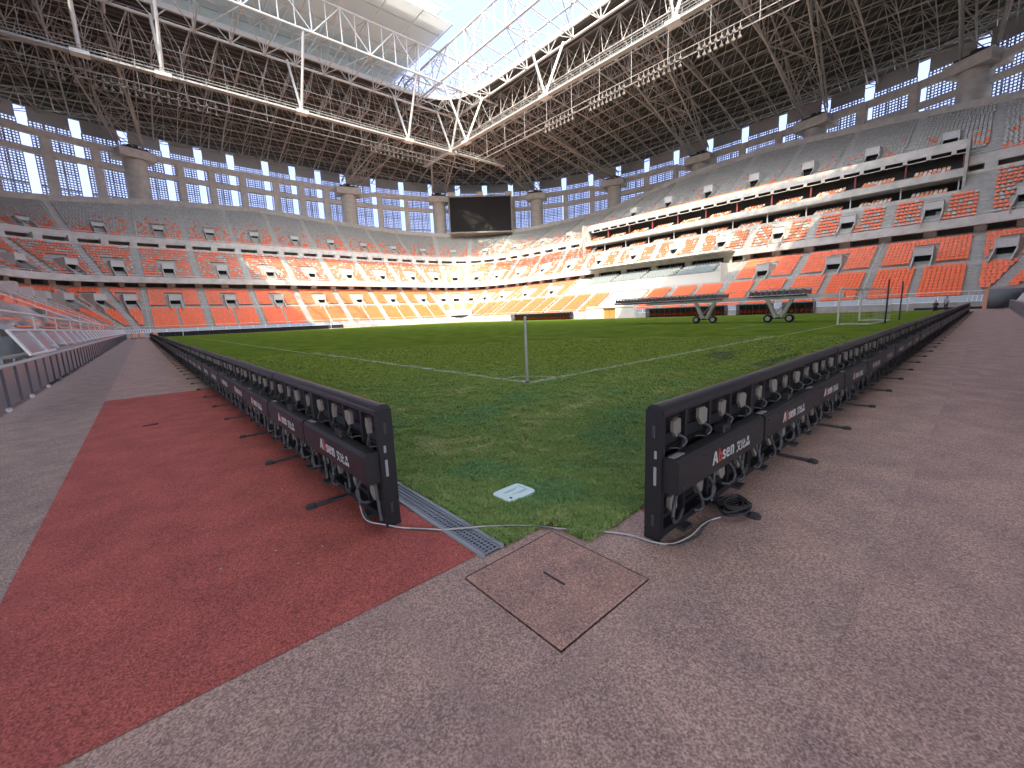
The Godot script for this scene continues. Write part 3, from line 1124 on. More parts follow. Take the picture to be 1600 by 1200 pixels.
func build_roof() -> void:
	var N := 176
	var roof := thing("roof_deck", "dark ribbed metal roof deck sloping down around the open middle of the stadium", "roof")
	var top := MB.new()
	var rows := 8
	for k in N:
		var w0 := TAU * k / N
		var w1 := TAU * (k + 1) / N
		for r in rows:
			var q := []
			for e in [[w0, r], [w1, r], [w1, r + 1], [w0, r + 1]]:
				var c := cos(e[0])
				var s := sin(e[0])
				var f: float = float(e[1]) / rows
				var rr := lerpf(inner_rho(c, s), outer_rho(c, s), f)
				q.append(Vector3(CX + c * rr, deck_h(f), CZ + s * rr))
			top.quad(q[0], q[1], q[2], q[3])
			var up := Vector3(0, 0.6, 0)
			top.quad(q[3] + up, q[2] + up, q[1] + up, q[0] + up)
			if r == 0:
				top.quad(q[1], q[0], q[0] + up, q[1] + up)
			if r == rows - 1:
				top.quad(q[3], q[2], q[2] + up, q[3] + up)
	part(roof, "deck", top, M.deck)
	for j in 30:
		var f := (j + 0.5) / 30.0
		var pm := MB.new()
		for k in N:
			var q := []
			for w in [TAU * k / N, TAU * (k + 1) / N]:
				var c := cos(w)
				var s := sin(w)
				var rr := lerpf(inner_rho(c, s), outer_rho(c, s), f)
				q.append(Vector3(CX + c * rr, deck_h(f) - 0.2, CZ + s * rr))
			pm.bar(q[0], q[1], 0.35, 0.36)
		part(roof, "purlin", pm, M.purlin)
	var em := MB.new()
	for k in N:
		var q := []
		for w in [TAU * k / N, TAU * (k + 1) / N]:
			var c := cos(w)
			var s := sin(w)
			var rr := inner_rho(c, s)
			q.append(Vector3(CX + c * rr, 73.0, CZ + s * rr))
		em.bar(q[0], q[1], 0.5, 1.2)
	part(roof, "edge_trim", em, M.steel_white)
	# space frame under the deck on a square grid
	var sf := thing("roof_space_frame", "brown steel space frame of thin tubes hanging under the dark roof deck", "roof truss")
	var list := []
	var st := 5.5
	var gx := []
	var nodes_t := {}
	var nodes_b := {}
	for i in range(-22, 23):
		for j in range(-22, 23):
			var x := CX + i * st
			var z := CZ + j * st
			if x + z * -1.0 < -40.0 and x < -60:
				continue
			var f := roof_f(x, z)
			if f > -0.02 and f < 1.0:
				nodes_t[Vector2i(i, j)] = Vector3(x, deck_h(f) - 0.9, z)
			var fb := roof_f(x + st / 2, z + st / 2)
			if fb > -0.02 and fb < 0.97:
				nodes_b[Vector2i(i, j)] = Vector3(x + st / 2, deck_h(fb) - lerpf(9.5, 3.4, clampf(fb, 0, 1)), z + st / 2)
	var cam := Vector3(-6.47, 1.58, 6.93)
	var look := Vector3(0.66, 0.0, -0.75)
	for key in nodes_t:
		for d in [Vector2i(1, 0), Vector2i(0, 1)]:
			if nodes_t.has(key + d):
				var big: float = 0.16 if posmod(key.x if d.y == 1 else key.y, 3) == 0 else 0.09
				list.append([nodes_t[key], nodes_t[key + d], big])
	for key in nodes_b:
		for d in [Vector2i(1, 0), Vector2i(0, 1)]:
			if nodes_b.has(key + d):
				var big: float = 0.2 if posmod(key.x if d.y == 1 else key.y, 3) == 0 else 0.115
				list.append([nodes_b[key], nodes_b[key + d], big])
		for d in [Vector2i(0, 0), Vector2i(1, 0), Vector2i(0, 1), Vector2i(1, 1)]:
			if nodes_t.has(key + d):
				list.append([nodes_b[key], nodes_t[key + d], 0.095])
	# keep those in front of the camera; order by how large they show
	var vis := []
	for e in list:
		var c: Vector3 = (e[0] + e[1]) * 0.5 - cam
		var hz := Vector3(c.x, 0, c.z)
		var infront := hz.normalized().dot(look) > 0.5 and c.y / hz.length() < 0.95
		vis.append([-(e[2] * e[0].distance_to(e[1]) / c.length_squared()) if infront else 1.0, vis.size()])
	vis.sort()
	var ord := []
	for q in vis:
		ord.append(list[q[1]])
	strut_set(sf, ord, M.roof_steel, 300, "strut")
	print("space frame members ", list.size())
	# main box trusses round the opening
	var e_n := 16
	box_truss("end_truss", "sunlit white steel box truss spanning the far end of the roof opening", func(k):
		var x: float = -24.0 + 116.0 * k / 16.0
		return [Vector3(x, 78.5, -107), Vector3(x, 70.4, -107), Vector3(x, 77.5, -122), Vector3(x, 69.8, -122)], e_n, M.steel_white)
	box_truss("side_truss", "sunlit white steel box truss running along the right side of the roof opening", func(k):
		var z: float = 24.0 - 152.0 * k / 18.0
		return [Vector3(70, 78.4, z), Vector3(70, 70.8, z), Vector3(85, 77.5, z), Vector3(85, 69.8, z)], 18, M.steel_white)
	box_truss("near_side_truss", "steel box truss overhead at the upper left running towards the leftmost column", func(k):
		var z: float = 24.0 - 152.0 * k / 18.0
		return [Vector3(-3, 78.4, z), Vector3(-3, 70.8, z), Vector3(-14.5, 77.5, z), Vector3(-14.5, 69.8, z)], 18, M.steel_white)
	box_truss("near_end_truss", "steel box truss across the near end of the roof opening behind the viewer", func(k):
		var x: float = -24.0 + 116.0 * k / 16.0
		return [Vector3(x, 78.4, 3), Vector3(x, 70.8, 3), Vector3(x, 77.5, 17), Vector3(x, 69.8, 17)], 16, M.steel_white)
	# legs of the trusses down to the big columns
	var legs := [[Vector3(-8.7, 74, -128), Vector3(-1.4, 51.8, -154), "leftmost column"], [Vector3(72, 74, -126), Vector3(58.1, 51.8, -155.6), "second column from the left"], [Vector3(84, 74, -126), Vector3(92.3, 51.8, -147.2), "column left of the video screen"], [Vector3(92, 74, -120), Vector3(123.3, 51.8, -121.4), "column right of the video screen"], [Vector3(92, 74, -107), Vector3(135.7, 51.8, -91.8), "second column right of the video screen"], [Vector3(92, 74, -58), Vector3(138.9, 51.8, -60.5), "third column right of the video screen"], [Vector3(92, 74, -28), Vector3(138.1, 51.8, -28.9), "second column from the right"], [Vector3(92, 74, 3), Vector3(131.6, 51.8, 0.5), "rightmost column"]]
	for e in legs:
		var a: Vector3 = e[0]
		var b: Vector3 = e[1]
		var side := Vector3(b.x - a.x, 0, b.z - a.z).normalized().cross(Vector3.UP)
		box_truss("raking_truss", "raking lattice truss dropping from the roof to the " + e[2], func(k):
			var f: float = k / 5.0
			var c := a.lerp(b, f)
			var w := lerpf(5.5, 2.4, f)
			var h := lerpf(4.0, 1.0, f)
			return [c - side * w + Vector3(0, h, 0), c - side * w - Vector3(0, h * 1.6, 0), c + side * w + Vector3(0, h, 0), c + side * w - Vector3(0, h * 1.6, 0)], 5, M.roof_steel, 0.72)
	# catwalks hung below the trusses on steel V hangers
	hang_catwalk("far_catwalk", "long pale catwalk hung below the truss at the far end", Vector3(-24, 55.0, -114.5), Vector3(100, 55.0, -114.5), Vector3(0, 0, 1), [-8.0, 4.5, 32.0, 62.0, 77.5])
	hang_catwalk("side_catwalk", "long pale catwalk hung below the truss along the right side", Vector3(77.5, 55.4, 20), Vector3(77.5, 55.4, -132), Vector3(1, 0, 0), [-106.0, -72.0, -38.0, -4.0])
	# floodlight rows
	var k := 0
	var um := MB.new()
	um.cbox(Vector3(0, -0.25, 0), Vector3(0.6, 0.5, 0.45), 0.08)
	var body := um.mesh()
	um = MB.new()
	um.tube(Vector3(0, 0, 0), Vector3(0, 0.7, 0), 0.06, 5)
	var stem := um.mesh()
	var crow := 0
	for row in [[Vector3(-14.5, 53.2, -119), Vector3(-9.5, 53.2, -119), 4], [Vector3(-6.5, 53.2, -119), Vector3(1.0, 53.2, -119), 7], [Vector3(3.5, 53.2, -119), Vector3(14, 53.2, -119), 7], [Vector3(52, 53.2, -119), Vector3(62, 53.2, -119), 8], [Vector3(64, 53.2, -119), Vector3(70, 53.2, -119), 5],
			[Vector3(88, 54.8, -82), Vector3(88, 54.8, -72), 8], [Vector3(88, 54.8, -66), Vector3(88, 54.8, -56), 9], [Vector3(88, 54.8, -52), Vector3(88, 54.8, -42), 9], [Vector3(88, 54.8, -38), Vector3(88, 54.8, -30), 8]]:
		var first: bool = row[0].z < -110.0
		var cluster: String = ordinal(crow + 1) if first else ordinal(crow - 4)
		crow += 1
		for q in row[2]:
			for lev in 2:
				var p: Vector3 = row[0].lerp(row[1], float(q) / (row[2] - 1)) - Vector3(0, lev * 1.5, 0)
				var endrow: bool = row[0].z < -110.0
				var o := thing("floodlight", "%s floodlight in the %s row of the %s cluster under the %s roof" % [ordinal(q + 1), "upper" if lev == 0 else "lower", cluster, "far end" if endrow else "right side"], "floodlight", p, 0.0 if endrow else -PI / 2, "floodlights under the far end of the roof" if endrow else "floodlights under the right side of the roof")
				part(o, "housing", body, M.lamp_body)
				part(o, "stem", stem, M.roof_steel)
				k += 1
	# light racks that carry them
	for r in [[Vector3(-24, 54.1, -119), Vector3(90, 54.1, -119), "far end"], [Vector3(88, 55.7, 10), Vector3(88, 55.7, -118), "right side"]]:
		var o := thing("floodlight_rack", "thin double rail carrying the floodlights under the roof at the " + r[2], "rack")
		for y in [0.0, -1.5]:
			var mb := MB.new()
			mb.tube(r[0] + Vector3(0, y, 0), r[1] + Vector3(0, y, 0), 0.09, 6)
			part(o, "rail", mb, M.roof_steel)
		for q in 15:
			var p: Vector3 = r[0].lerp(r[1], q / 14.0)
			var mb := MB.new()
			mb.tube(p + Vector3(0, -1.5, 0), p + Vector3(0, 10.0, 0), 0.07, 5)
			part(o, "hanger", mb, M.roof_steel)
	# retractable roof panels parked beyond the opening
	retract_panel("far_roof_panel", "white translucent retractable roof panel parked over the far end of the opening", -40.0, 69.8, -99.0, -152.0, 82.0)
	retract_panel("far_roof_panel", "second translucent roof panel stacked above the parked one at the far end", -40.0, 68.0, -101.0, -152.0, 86.0)
	retract_panel("near_roof_panel", "white retractable roof panel parked over the near corner behind the viewer", -34.0, 16.0, 30.0, -50.0, 82.0)
	retract_panel("near_roof_panel", "white retractable roof panel parked over the near end behind the viewer", 16.3, 46.0, 30.0, 1.0, 82.0)

func hang_catwalk(called: String, label: String, a: Vector3, b: Vector3, across: Vector3, vs: Array) -> void:
	var t := thing(called, label, "catwalk")
	var d := (b - a).normalized()
	var mb := MB.new()
	mb.bar(a, b, 1.3, 0.4)
	part(t, "deck_beam", mb, M.catwalk)
	for s in [-1, 1]:
		for y in [0.7, 1.25]:
			mb = MB.new()
			mb.tube(a + across * s * 0.75 + Vector3(0, y, 0), b + across * s * 0.75 + Vector3(0, y, 0), 0.06, 5)
			part(t, "hand_rail", mb, M.catwalk)
	var l := a.distance_to(b)
	var n := int(l / 4.0)
	for k in n + 1:
		mb = MB.new()
		for s in [-1, 1]:
			var p: Vector3 = a + d * (l * k / n) + across * float(s) * 0.75
			mb.tube(p, p + Vector3(0, 1.25, 0), 0.05, 4)
		part(t, "stanchion", mb, M.catwalk)
	for v in vs:
		var p: Vector3 = Vector3(v, a.y, a.z) if absf(d.x) > 0.5 else Vector3(a.x, a.y, v)
		for s in [-1, 1]:
			mb = MB.new()
			mb.tube(p + Vector3(0, 0.3, 0), Vector3(p.x, 70.2, p.z) + across * s * 7.3, 0.33, 8)
			part(t, "hanger", mb, M.steel_white)
		mb = MB.new()
		mb.bar(p - d * 1.4, p + d * 1.4, 1.9, 0.7)
		part(t, "node_plate", mb, M.steel_white)

func retract_panel(called: String, label: String, x0: float, x1: float, z0: float, z1: float, h: float) -> void:
	var t := thing(called, label, "roof")
	var mb := MB.new()
	var n := 12
	for k in n:
		var xa := lerpf(x0, x1, float(k) / n)
		var xb := lerpf(x0, x1, (k + 1.0) / n)
		mb = MB.new()
		mb.quad(Vector3(xa + 0.1, h, z0), Vector3(xa + 0.1, h, z1), Vector3(xb - 0.1, h, z1), Vector3(xb - 0.1, h, z0))
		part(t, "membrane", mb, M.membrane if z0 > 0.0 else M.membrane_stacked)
	var struts := []
	for k in n + 1:
		var x := lerpf(x0, x1, float(k) / n)
		var m := 8
		for j in m:
			var za := lerpf(z0, z1, float(j) / m)
			var zb := lerpf(z0, z1, (j + 1.0) / m)
			struts.append([Vector3(x, h - 0.25, za), Vector3(x, h - 0.25, zb), 0.16])
			if k < n:
				var xb := lerpf(x0, x1, (k + 1.0) / n)
				struts.append([Vector3(x, h - 0.25, za), Vector3(xb, h - 0.25, za), 0.13])
				if j < 2:
					struts.append([Vector3(x, h + 3.4, za), Vector3(xb, h + 3.4, za), 0.12])
					struts.append([Vector3(x, h, za), Vector3(x, h + 3.4, za), 0.1])
					struts.append([Vector3(x, h, za), Vector3(xb, h + 3.4, za), 0.1])
	strut_set(t, struts, M.steel_white, 260, "rib")

# ------------------------------------------------------------------ ground
func sheet(x0: float, x1: float, z0: float, z1: float, y: float) -> MB:
	var mb := MB.new()
	mb.quad(Vector3(x0, y, z1), Vector3(x1, y, z1), Vector3(x1, y, z0), Vector3(x0, y, z0))
	return mb

func build_ground() -> void:
	struct("ground", sheet(-1500, 1500, -1500, 1500, -0.06), M.outside, "plain ground around the stadium")
	# maroon running surface: sheets round the manhole opening so the lid sits in a real joint
	var t := MB.new()
	var x0 := -5.19; var x1 := -4.425; var z0 := 4.96; var z1 := 5.735
	var g := 0.013
	for r in [[-30.0, x0 - g, -140.0, 30.0], [x1 + g, 100.0, -140.0, 30.0], [x0 - g, x1 + g, -140.0, z0 - g], [x0 - g, x1 + g, z1 + g, 30.0]]:
		t.quad(Vector3(r[0], 0, r[3]), Vector3(r[1], 0, r[3]), Vector3(r[1], 0, r[2]), Vector3(r[0], 0, r[2]))
	# sides of the joint
	var p := [Vector3(x0 - g, 0, z1 + g), Vector3(x1 + g, 0, z1 + g), Vector3(x1 + g, 0, z0 - g), Vector3(x0 - g, 0, z0 - g)]
	var dn := Vector3(0, -0.05, 0)
	for k in 4:
		var q: Vector3 = p[k]
		var q2: Vector3 = p[(k + 1) % 4]
		t.quad(q2, q, q + dn, q2 + dn)
	t.quad(p[0] + dn, p[1] + dn, p[2] + dn, p[3] + dn)
	var track := struct("running_track", t, M.track_maroon, "faded maroon rubber running surface around the pitch")
	# lid of the floor box
	var lid := thing("manhole_cover", "square maroon rubber lid let into the track at the corner of the pitch", "manhole cover", Vector3((x0 + x1) / 2, 0, (z0 + z1) / 2))
	var lm := MB.new()
	var w := x1 - x0
	var d := z1 - z0
	lm.cbox(Vector3(0, -0.018, 0), Vector3(w, 0.05, d), 0.004)
	part(lid, "lid", lm, M.track_lid)
	lm = MB.new()
	lm.box(Vector3(-0.012, 0.0085, -0.0), Vector3(0.014, 0.004, 0.17))
	part(lid, "lifting_slot", lm, M.hole)
	# red apron at the left
	struct("red_apron", sheet(-7.33, -4.995, -6.4, 4.81, 0.004), M.track_red, "newer red rubber apron beside the left-hand boards")
	struct("red_apron", sheet(-3.68, 70.0, 5.235, 5.50, 0.004), M.track_red, "narrow red rubber strip along the right-hand edge of the grass")
	struct("track_lane", sheet(-8.85, -7.335, -110.0, 4.3, 0.002), M.track_grey, "greyer strip of rubber track left of the red apron")
	struct("track_lane", sheet(-5.6, 70.0, 6.62, 8.6, 0.002), M.track_side, "darker strip of rubber track along the right, beyond a seam")
	struct("track_lane", sheet(15.5, 52.0, 5.72, 6.615, 0.002), M.track_side, "darker rubber patch far along the right-hand boards")
	# grass
	var gm := MB.new()
	for r in [[-4.80, 73.5, -110.0, 4.86], [-4.33, 73.5, 4.86, 5.225]]:
		gm.quad(Vector3(r[0], 0.006, r[3]), Vector3(r[1], 0.006, r[3]), Vector3(r[1], 0.006, r[2]), Vector3(r[0], 0.006, r[2]))
	var pitch := struct("pitch", gm, M.grass, "green turf of the football pitch")
	# painted lines
	var y := 0.011
	var lines := [["touchline", 0.0, 0.12, -105.0, 0.12], ["touchline", 67.88, 68.0, -105.0, 0.12], ["goal_line", 0.12, 67.88, 0.0, 0.12], ["goal_line", 0.12, 67.88, -105.0, -104.88], ["halfway_line", 0.12, 67.88, -52.56, -52.44],
		["penalty_area_line", 13.85, 13.97, -16.5, 0.0], ["penalty_area_line", 54.03, 54.15, -16.5, 0.0], ["penalty_area_line", 13.97, 54.03, -16.5, -16.38], ["goal_area_line", 24.85, 24.97, -5.5, 0.0], ["goal_area_line", 43.03, 43.15, -5.5, 0.0], ["goal_area_line", 24.97, 43.03, -5.5, -5.38],
		["penalty_area_line", 13.85, 13.97, -104.88, -88.5], ["penalty_area_line", 54.03, 54.15, -104.88, -88.5], ["penalty_area_line", 13.97, 54.03, -88.62, -88.5]]
	for l in lines:
		part(pitch, l[0], sheet(l[1], l[2], l[3], l[4], y), M.paint_line)
	var arc := MB.new()
	for k in 12:
		var a := PI / 2 * k / 12
		var b := PI / 2 * (k + 1) / 12
		arc.quad(Vector3(cos(a) * 0.94 + 0.06, y, -sin(a) * 0.94), Vector3(cos(a) * 1.06 + 0.06, y, -sin(a) * 1.06), Vector3(cos(b) * 1.06 + 0.06, y, -sin(b) * 1.06), Vector3(cos(b) * 0.94 + 0.06, y, -sin(b) * 0.94))
	part(pitch, "corner_arc", arc, M.paint_line)
	arc = MB.new()
	for k in 48:
		var a := TAU * k / 48
		var b := TAU * (k + 1) / 48
		arc.quad(Vector3(34 + cos(a) * 9.09, y, -52.5 - sin(a) * 9.09), Vector3(34 + cos(a) * 9.21, y, -52.5 - sin(a) * 9.21), Vector3(34 + cos(b) * 9.21, y, -52.5 - sin(b) * 9.21), Vector3(34 + cos(b) * 9.09, y, -52.5 - sin(b) * 9.09))
	part(pitch, "centre_circle", arc, M.paint_line)
	# drain channel along the left edge of the grass
	var dr := thing("drain_channel", "grey slotted drain channel between the red apron and the grass", "drain", Vector3(-4.8975, 0, 4.86))
	var db := MB.new()
	db.box(Vector3(-0.082, 0.005, -57), Vector3(0.028, 0.03, 114))
	db.box(Vector3(0.082, 0.008, -57), Vector3(0.03, 0.036, 114))
	part(dr, "edge_frame", db, M.drain_edge)
	db = MB.new()
	db.box(Vector3(0, 0.004, -57), Vector3(0.136, 0.003, 114))
	part(dr, "channel", db, M.hole)
	for q in 4:
		db = MB.new()
		db.box(Vector3(-0.054 + q * 0.036, 0.012, -57), Vector3(0.011, 0.012, 114))
		part(dr, "long_bar", db, M.drain)
	db = MB.new()
	db.box(Vector3.ZERO, Vector3(0.134, 0.010, 0.013))
	var bar := db.mesh()
	for q in 110:
		var o := part(dr, "cross_bar", bar, M.drain)
		o.position = Vector3(0, 0.0115, -0.012 - q * 0.034)
	var far := MB.new()
	for q in 500:
		far.box(Vector3(0, 0.0115, -3.76 - q * 0.034), Vector3(0.134, 0.010, 0.013))
	part(dr, "cross_bars", far, M.drain, "stuff")
	# white plastic lid in the grass
	var wl := thing("valve_box_lid", "pale plastic irrigation box lid lying in the corner grass", "box lid", Vector3(-4.2, 0.028, 4.295), 0.02)
	lm = MB.new()
	var ring := []
	for k in 4:
		var c := Vector2([-1, 1, 1, -1][k] * (0.165 - 0.05), [1, 1, -1, -1][k] * (0.125 - 0.05))
		for j in 5:
			var a: float = [PI * 0.5, 0.0, -PI * 0.5, -PI][k] + (PI / 2 if true else 0.0) - PI / 2 * j / 4.0
			ring.append(c + Vector2(cos(a), sin(a)) * 0.05)
	for k in ring.size():
		var a: Vector2 = ring[k]
		var b: Vector2 = ring[(k + 1) % ring.size()]
		lm.tri(Vector3(0, 0.012, 0), Vector3(b.x * 0.96, 0.012, b.y * 0.96), Vector3(a.x * 0.96, 0.012, a.y * 0.96))
		lm.quad(Vector3(a.x, 0.006, a.y), Vector3(a.x * 0.96, 0.012, a.y * 0.96), Vector3(b.x * 0.96, 0.012, b.y * 0.96), Vector3(b.x, 0.006, b.y))
		lm.quad(Vector3(b.x, -0.05, b.y), Vector3(a.x, -0.05, a.y), Vector3(a.x, 0.006, a.y), Vector3(b.x, 0.006, b.y))
	part(wl, "plate", lm, M.lid_plastic)
	lm = MB.new()
	lm.tube(Vector3(-0.105, 0.0, 0.075), Vector3(-0.105, 0.0135, 0.075), 0.014, 12, -1.0, true)
	part(wl, "finger_hole", lm, M.hole)
	for e in [[-0.005, -0.045, 0.16, 0.008], [-0.02, -0.028, 0.12, 0.006], [0.03, 0.035, 0.15, 0.008], [0.05, 0.055, 0.09, 0.006], [0.115, 0.0, 0.006, 0.13]]:
		lm = MB.new()
		lm.box(Vector3(e[0], 0.0125, e[1]), Vector3(e[2], 0.003, e[3]))
		part(wl, "moulded_mark", lm, M.lid_mark)
	# pale chips scattered on the track
	rng.seed = 91
	lm = MB.new()
	for k in 60:
		var cp := Vector3(rng.randf_range(-7.5, 0.5), 0.006, rng.randf_range(2.5, 6.9))
		if cp.x > -4.9 and cp.z < 5.6:
			continue
		var cs := rng.randf_range(0.003, 0.009)
		lm.obox(Transform3D(Basis(Vector3.UP, rng.randf() * TAU), cp), Vector3(cs * 1.6, cs * 0.6, cs))
	var chips := part(self, "grit_chips", lm, M.sticker, "stuff")
	chips.set_meta("label", "pale specks of grit scattered on the near track")
	chips.set_meta("category", "grit")
	# grass blades near the camera
	grass_blades()
	# a scrap of dark litter on the red apron
	var sc := thing("litter_scrap", "small dark scrap of litter lying on the red apron", "litter", Vector3(-6.58, 0.006, -2.22))
	lm = MB.new()
	lm.obox(Transform3D(Basis(Vector3.UP, 0.4), Vector3(0, 0.008, 0)), Vector3(0.2, 0.012, 0.05))
	lm.obox(Transform3D(Basis(Vector3.UP, -0.7), Vector3(0.05, 0.012, 0.02)), Vector3(0.1, 0.016, 0.04))
	part(sc, "scrap", lm, M.debris)

func grass_blades() -> void:
	var mb := MB.new()
	rng.seed = 77
	for k in 7:
		var a := rng.randf() * TAU
		var o := Vector3(rng.randf_range(-0.02, 0.02), 0, rng.randf_range(-0.02, 0.02))
		var d := Vector3(cos(a), 0, sin(a))
		var s := d.cross(Vector3.UP) * 0.0022
		var h := rng.randf_range(0.018, 0.034)
		var lean := rng.randf_range(0.004, 0.026)
		var m := o + Vector3(0, h * 0.6, 0) + d * lean * 0.35
		var tp := o + Vector3(0, h, 0) + d * lean
		mb.quad(o - s, o + s, m + s * 0.8, m - s * 0.8)
		mb.tri(m - s * 0.8, m + s * 0.8, tp)
	var mesh := mb.mesh()
	var fn := FastNoiseLite.new()
	fn.seed = 5
	fn.frequency = 0.55
	fn.fractal_octaves = 4
	var tr := []
	var co := []
	var cam := Vector3(-6.47, 0, 6.93)
	var tries := 0
	while tr.size() < 190000 and tries < 1400000:
		tries += 1
		var u := rng.randf()
		var dist := 2.2 + 22.0 * pow(u, 1.9)
		var az := deg_to_rad(rng.randf_range(-2.0, 92.0))
		var p := cam + Vector3(sin(az), 0, -cos(az)) * dist
		if p.x < -4.79 or p.z > 5.215 or (p.x < -4.34 and p.z > 4.85):
			continue
		if p.x > -4.37 and p.x < -4.03 and p.z > 4.16 and p.z < 4.43:
			continue
		var rr := Vector2(p.x - 0.06, p.z - 0.06).length()
		var on_line := (absf(p.x - 0.06) < 0.075 and p.z < 0.12) or (absf(p.z - 0.06) < 0.075 and p.x > -0.02) or (absf(rr - 1.0) < 0.06 and p.x > 0 and p.z < 0)
		var n := fn.get_noise_2d(p.x, p.z)
		var n2 := fn.get_noise_2d(p.x * 4.0 + 50, p.z * 4.0)
		var s := (1.0 + 0.5 * n2) * (1.0 + 0.05 * dist)
		var b := Basis(Vector3.UP, rng.randf() * TAU).scaled(Vector3(s * (1.0 + 0.1 * dist), s * rng.randf_range(0.7, 1.2), s * (1.0 + 0.1 * dist)))
		tr.append(Transform3D(b, Vector3(p.x, 0.004, p.z)))
		var dry := clampf((n + n2 * 0.7) * 1.5 - 0.42, 0.0, 1.0)
		var c := Color(0.20, 0.30, 0.095).lerp(Color(0.135, 0.275, 0.115), clampf(-n * 2.0, 0.0, 1.0)).lerp(Color(0.50, 0.46, 0.25), dry * rng.randf_range(0.3, 1.0))
		if rng.randf() < 0.05:
			c = Color(0.34, 0.31, 0.16)
		var bare := smoothstep(0.12, 0.4, fn.get_noise_2d(p.x * 0.35 + 200.0, p.z * 1.6)) * smoothstep(1.5, 4.0, p.x) * smoothstep(0.2, 0.8, p.z)
		c = c.lerp(Color(0.11, 0.13, 0.06), bare * 0.75)
		var blend := smoothstep(4.0, 16.0, dist)
		co.append(c.lerp(Color(0.215, 0.285, 0.048), blend * 0.9 * (1.0 - bare)) * rng.randf_range(0.75, 1.25) if not on_line else Color(0.50, 0.56, 0.42) * rng.randf_range(0.6, 1.2))
	var mm := MultiMesh.new()
	mm.transform_format = MultiMesh.TRANSFORM_3D
	mm.use_colors = true
	mm.mesh = mesh
	mm.instance_count = tr.size()
	for k in tr.size():
		mm.set_instance_transform(k, tr[k])
		mm.set_instance_color(k, co[k])
	var o := MultiMeshInstance3D.new()
	o.name = "grass_blades"
	o.multimesh = mm
	o.material_override = M.blade
	add_child(o, true)
	o.set_meta("kind", "stuff")
	o.set_meta("label", "short blades of turf in the near corner of the pitch")
	o.set_meta("category", "grass")
	print("grass tufts ", tr.size())

# ------------------------------------------------------------------ LED perimeter boards
var board_meshes := {}
const BL := 1.6
const BH := 0.955

func stroke_mesh(strokes: Array, size: float, w: float) -> MB:
	var mb := MB.new()
	for s in strokes:
		for k in s.size() - 1:
			var a: Vector2 = s[k]
			var b: Vector2 = s[k + 1]
			mb.bar(Vector3(a.x, a.y, 0) * size, Vector3(b.x, b.y, 0) * size, w, 0.003, Vector3(0, 0, 1))
	return mb

func text_mesh(s: String, size: float) -> TextMesh:
	var t := TextMesh.new()
	var f := SystemFont.new()
	f.font_names = PackedStringArray(["Droid Sans"])
	f.font_weight = 700
	f.font_italic = true
	t.font = f
	t.text = s
	t.font_size = 32
	t.pixel_size = size / 32.0
	t.depth = 0.003
	t.curve_step = 4.0
	t.horizontal_alignment = HORIZONTAL_ALIGNMENT_LEFT
	t.vertical_alignment = VERTICAL_ALIGNMENT_BOTTOM
	return t

